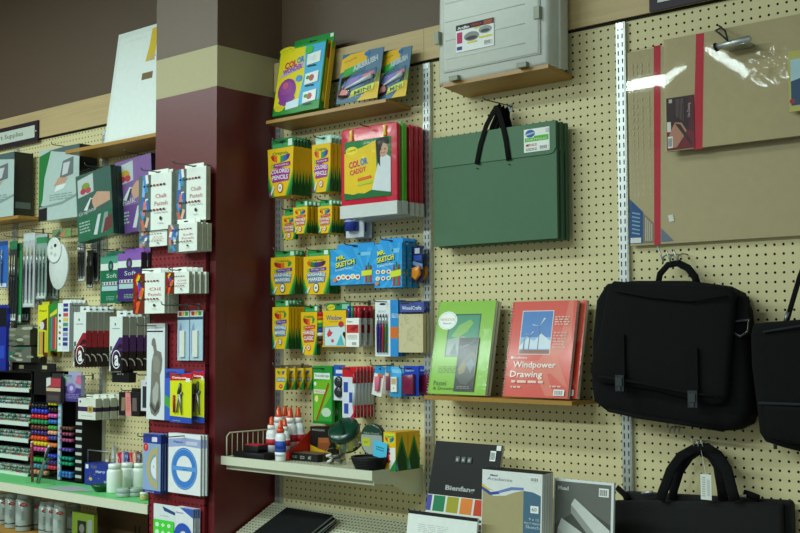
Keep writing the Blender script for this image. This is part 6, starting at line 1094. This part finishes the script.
xa = at(32.3, 430, Yr).x; xb = at(50.5, 430, Yr).x; xc = at(60, 430, Yr).x; xd = at(75.5, 430, Yr).x; xe = at(83, 430, Yr).x; zt1 = at(40, 371.5, Yr).z; zt2 = at(75, 402, Yr).z
t = thing('marker_rack', 'tall black marker display rack with coloured marker caps facing out', 'rack', (xa, Yr, MZ)); H_ = zt1-MZ; b = B()
b.box(0, .3, 0, 3.75, 0, H_, '0c0c0e'); b.box(xc-xa-.15, xc-xa+.15, 0, 3.75, 0, zt2-MZ, '0c0c0e'); b.box(0, xc-xa, 4.0, 3.75, 0, H_, '0a0a0c'); b.box(0, xb-xa-.3, 0, 3.6, H_-4.2, H_, '0c0c0e'); b.box(xc-xa, xe-xa, 4.0, 3.75, 0, zt2-MZ, '0a0a0c'); b.box(0, xc-xa, 0, 3.75, 0, .3, '0c0c0e'); b.build('case', t)
k = B(); k.box(xe-xa-.2, xe-xa, 0, 3.75, 0, zt2-MZ, '0b0c0d'); k.box(xd-xa, xe-xa-.1, .0, .3, 0, zt2-MZ, '0b0c0d'); k.box(xc-xa, xe-xa, 0, 3.75, 0, .25, '0b0c0d'); k.build('side_panel', t)
k = B(); k.box(xc-xa-.1, xc-xa+.7, -.35, -.05, .2, zt2-MZ+.3, 'a8c4d4'); k.front(xc-xa-.1, xc-xa+.7, .2, zt2-MZ+.3, -.35); k.n = 1
for i in range(12): k.R(.2, .04+i*.08, .8, .07+i*.08, ['6a94b0', 'c87a9a', '8ab0c0'][i % 3])
tag(k.build('label_strip', t), 'pale blue label strip', None)
for i in range(8):
    k = B(); z_ = at(79, 423.5+i*7.6, Yr).z-MZ; k.box(xd-xa+.2, xe-xa-.3, -.08, 0, z_-.25, z_+.25, 'b4b8b4'); tag(k.build('cell_label', t), 'white cell label', None)
C1 = ['1a1c20', '2a38c0', 'd0202c', '1c8a50', '6a3428', '3a2470', 'e0481c', 'd8b824', 'c84a90', '2a9a2c', '3a8aa8', 'c88a6a']
P1 = [406, 411.3, 416.8, 422, 427.8, 433, 438.3, 443.8, 449.4, 460, 466.5, 472.5]
cells(t, xa+.5, xb-xa-.5, P1, C1, 5, Yr, 'fat capped markers in the first column', 'in the wide first column of the black rack', .42, 41)
C2 = ['e0d828', '1a1c20', 'd8509a', '2a6ab8', '4aa040', 'e0a080', '4a3a88', 'e07838', '2434b0', '3a2470', 'd02838']
P2 = [403.5, 410, 416, 422, 428, 433, 438.3, 445.5, 456.5, 463, 468]
cells(t, xb+.15, xc-xb-.3, P2, C2, 3, Yr, 'markers in the second column', 'in the narrow second column of the black rack', .38, 55)
C3 = ['6a4438', '8a3a58', 'a8487a', '5a4aa0', '1c9080', '189a70', '3a78c0', '3a6ac0']
P3 = [428.5, 434.3, 440.5, 450, 458.7, 464, 473.5, 476.3]
cells(t, xc+.8, xd-xc-.9, P3, C3, 4, Yr, 'slim markers in the third column', 'in the third column beside the label strip', .3, 68)
for q in range(14):
    z_ = at(41, 403+q*5.6, Yr).z-MZ-.0; k = B(); k.box(.3, xc-xa-.15, .1, 3.6, z_-.04, z_+.02, '141416'); k.build('divider', t)
# ---------------------------------------------------------------- cans under the left shelf
CZ = at(20, 528, -7).z
t = thing('plywood_shelf', 'plywood shelf under the spray cans at the bottom left', 'shelf', (-45.9, 0, CZ-.05)); b = B(); b.box(-90, 0, -9.5, -.3, -.6, 0, 'ffffff'); b.build('shelf_board', t, m_ply)
def can(px, pb, pt, r_, lab, Y):
    q = at(px, pt, Y); r = thing('spray_can', lab, 'spray can', (q.x, Y, CZ), 'grey spray cans under the shelf'); h = q.z-CZ; b = B(); b.mi = PLA; b.lathe([(r_*.95, 0), (r_, .1), (r_, h*.84), (r_*.75, h*.88)], 'a4b0a8', n=22); b.lathe([(r_*1.01, h*.12), (r_*1.01, h*.16)], '3a4444', n=22); b.build('can', r); b = B(); b.mi = PLA; b.lathe([(r_*.86, h*.87), (r_*.86, h*.98), (r_*.8, h)], 'b8c0bc', n=22); b.build('cap', r)
    l_ = B(); l_.frame((r_*(.86-.28), r_*(-.54-.45), 0), (r_*.56, r_*.90, 0), (0, 0, h), (.85, -.53, 0)); l_.n = 8; l_.E(.5, .72, .45, .05, 'b02c28'); l_.T('KRYLON', .5, .72, .42, .045, 'e8d8d0'); l_.lines(.2, .3, .6, .55, 5, '7a8a84'); tag(l_.build('can_label', r), None, None)
can(5, 528, 493, 1.25, 'grey spray can at the extreme left under the shelf', -6.2); can(12.3, 528, 493, 1.25, 'grey spray can second from the left edge under the shelf', -7.6); can(24, 529, 493.5, 1.4, 'widest grey spray can, third from the left edge', -7.9)
can(36.5, 529, 497, 1.1, 'grey spray can fourth from the left, set farther back', -5.2); can(45, 531, 501, 1.05, 'grey spray can fifth from the left, with red oval', -7.4); can(52, 531, 501, 1.05, 'grey spray can sixth from the left, with red oval', -7.7); can(60, 532, 502, 1.15, 'grey spray can seventh from the left, nearest the lime book', -8.4)
can(74, 531, 503, 1.2, 'grey spray can behind the lime book, farthest right', -3.4)
q = at(83, 513, -7.6); t = thing('book', 'lime green book standing under the left metal shelf', 'book', (q.x, -7.6, CZ)); h_ = q.z-CZ; b = B(); b.box(-3.2, 3.2, 0, .7, 0, h_, '8aa838'); b.front(-3.2, 3.2, 0, h_, 0); b.R(.25, 0, .65, .72, '2a2e28'); b.E(.45, .45, .12, .16, '8a8a80'); b.R(.72, 0, .92, .8, 'a8b4b0'); b.build('cover', t)
q = at(97, 507, -2.2); b = B(); W_ = at(150, 507, -2.2).x-q.x; b.box(0, W_, 0, 1.2, 0, 5.5, '5a4832'); b.front(0, W_, 0, 5.5, 0); b.R(.72, .2, .75, .5, '2a2018'); b.R(.8, .2, .83, .5, '2a2018'); tag(b.build('cardboard_carton', None, None, (q.x, -2.2, CZ)), 'brown cardboard carton in the dark space under the shelf', 'box')
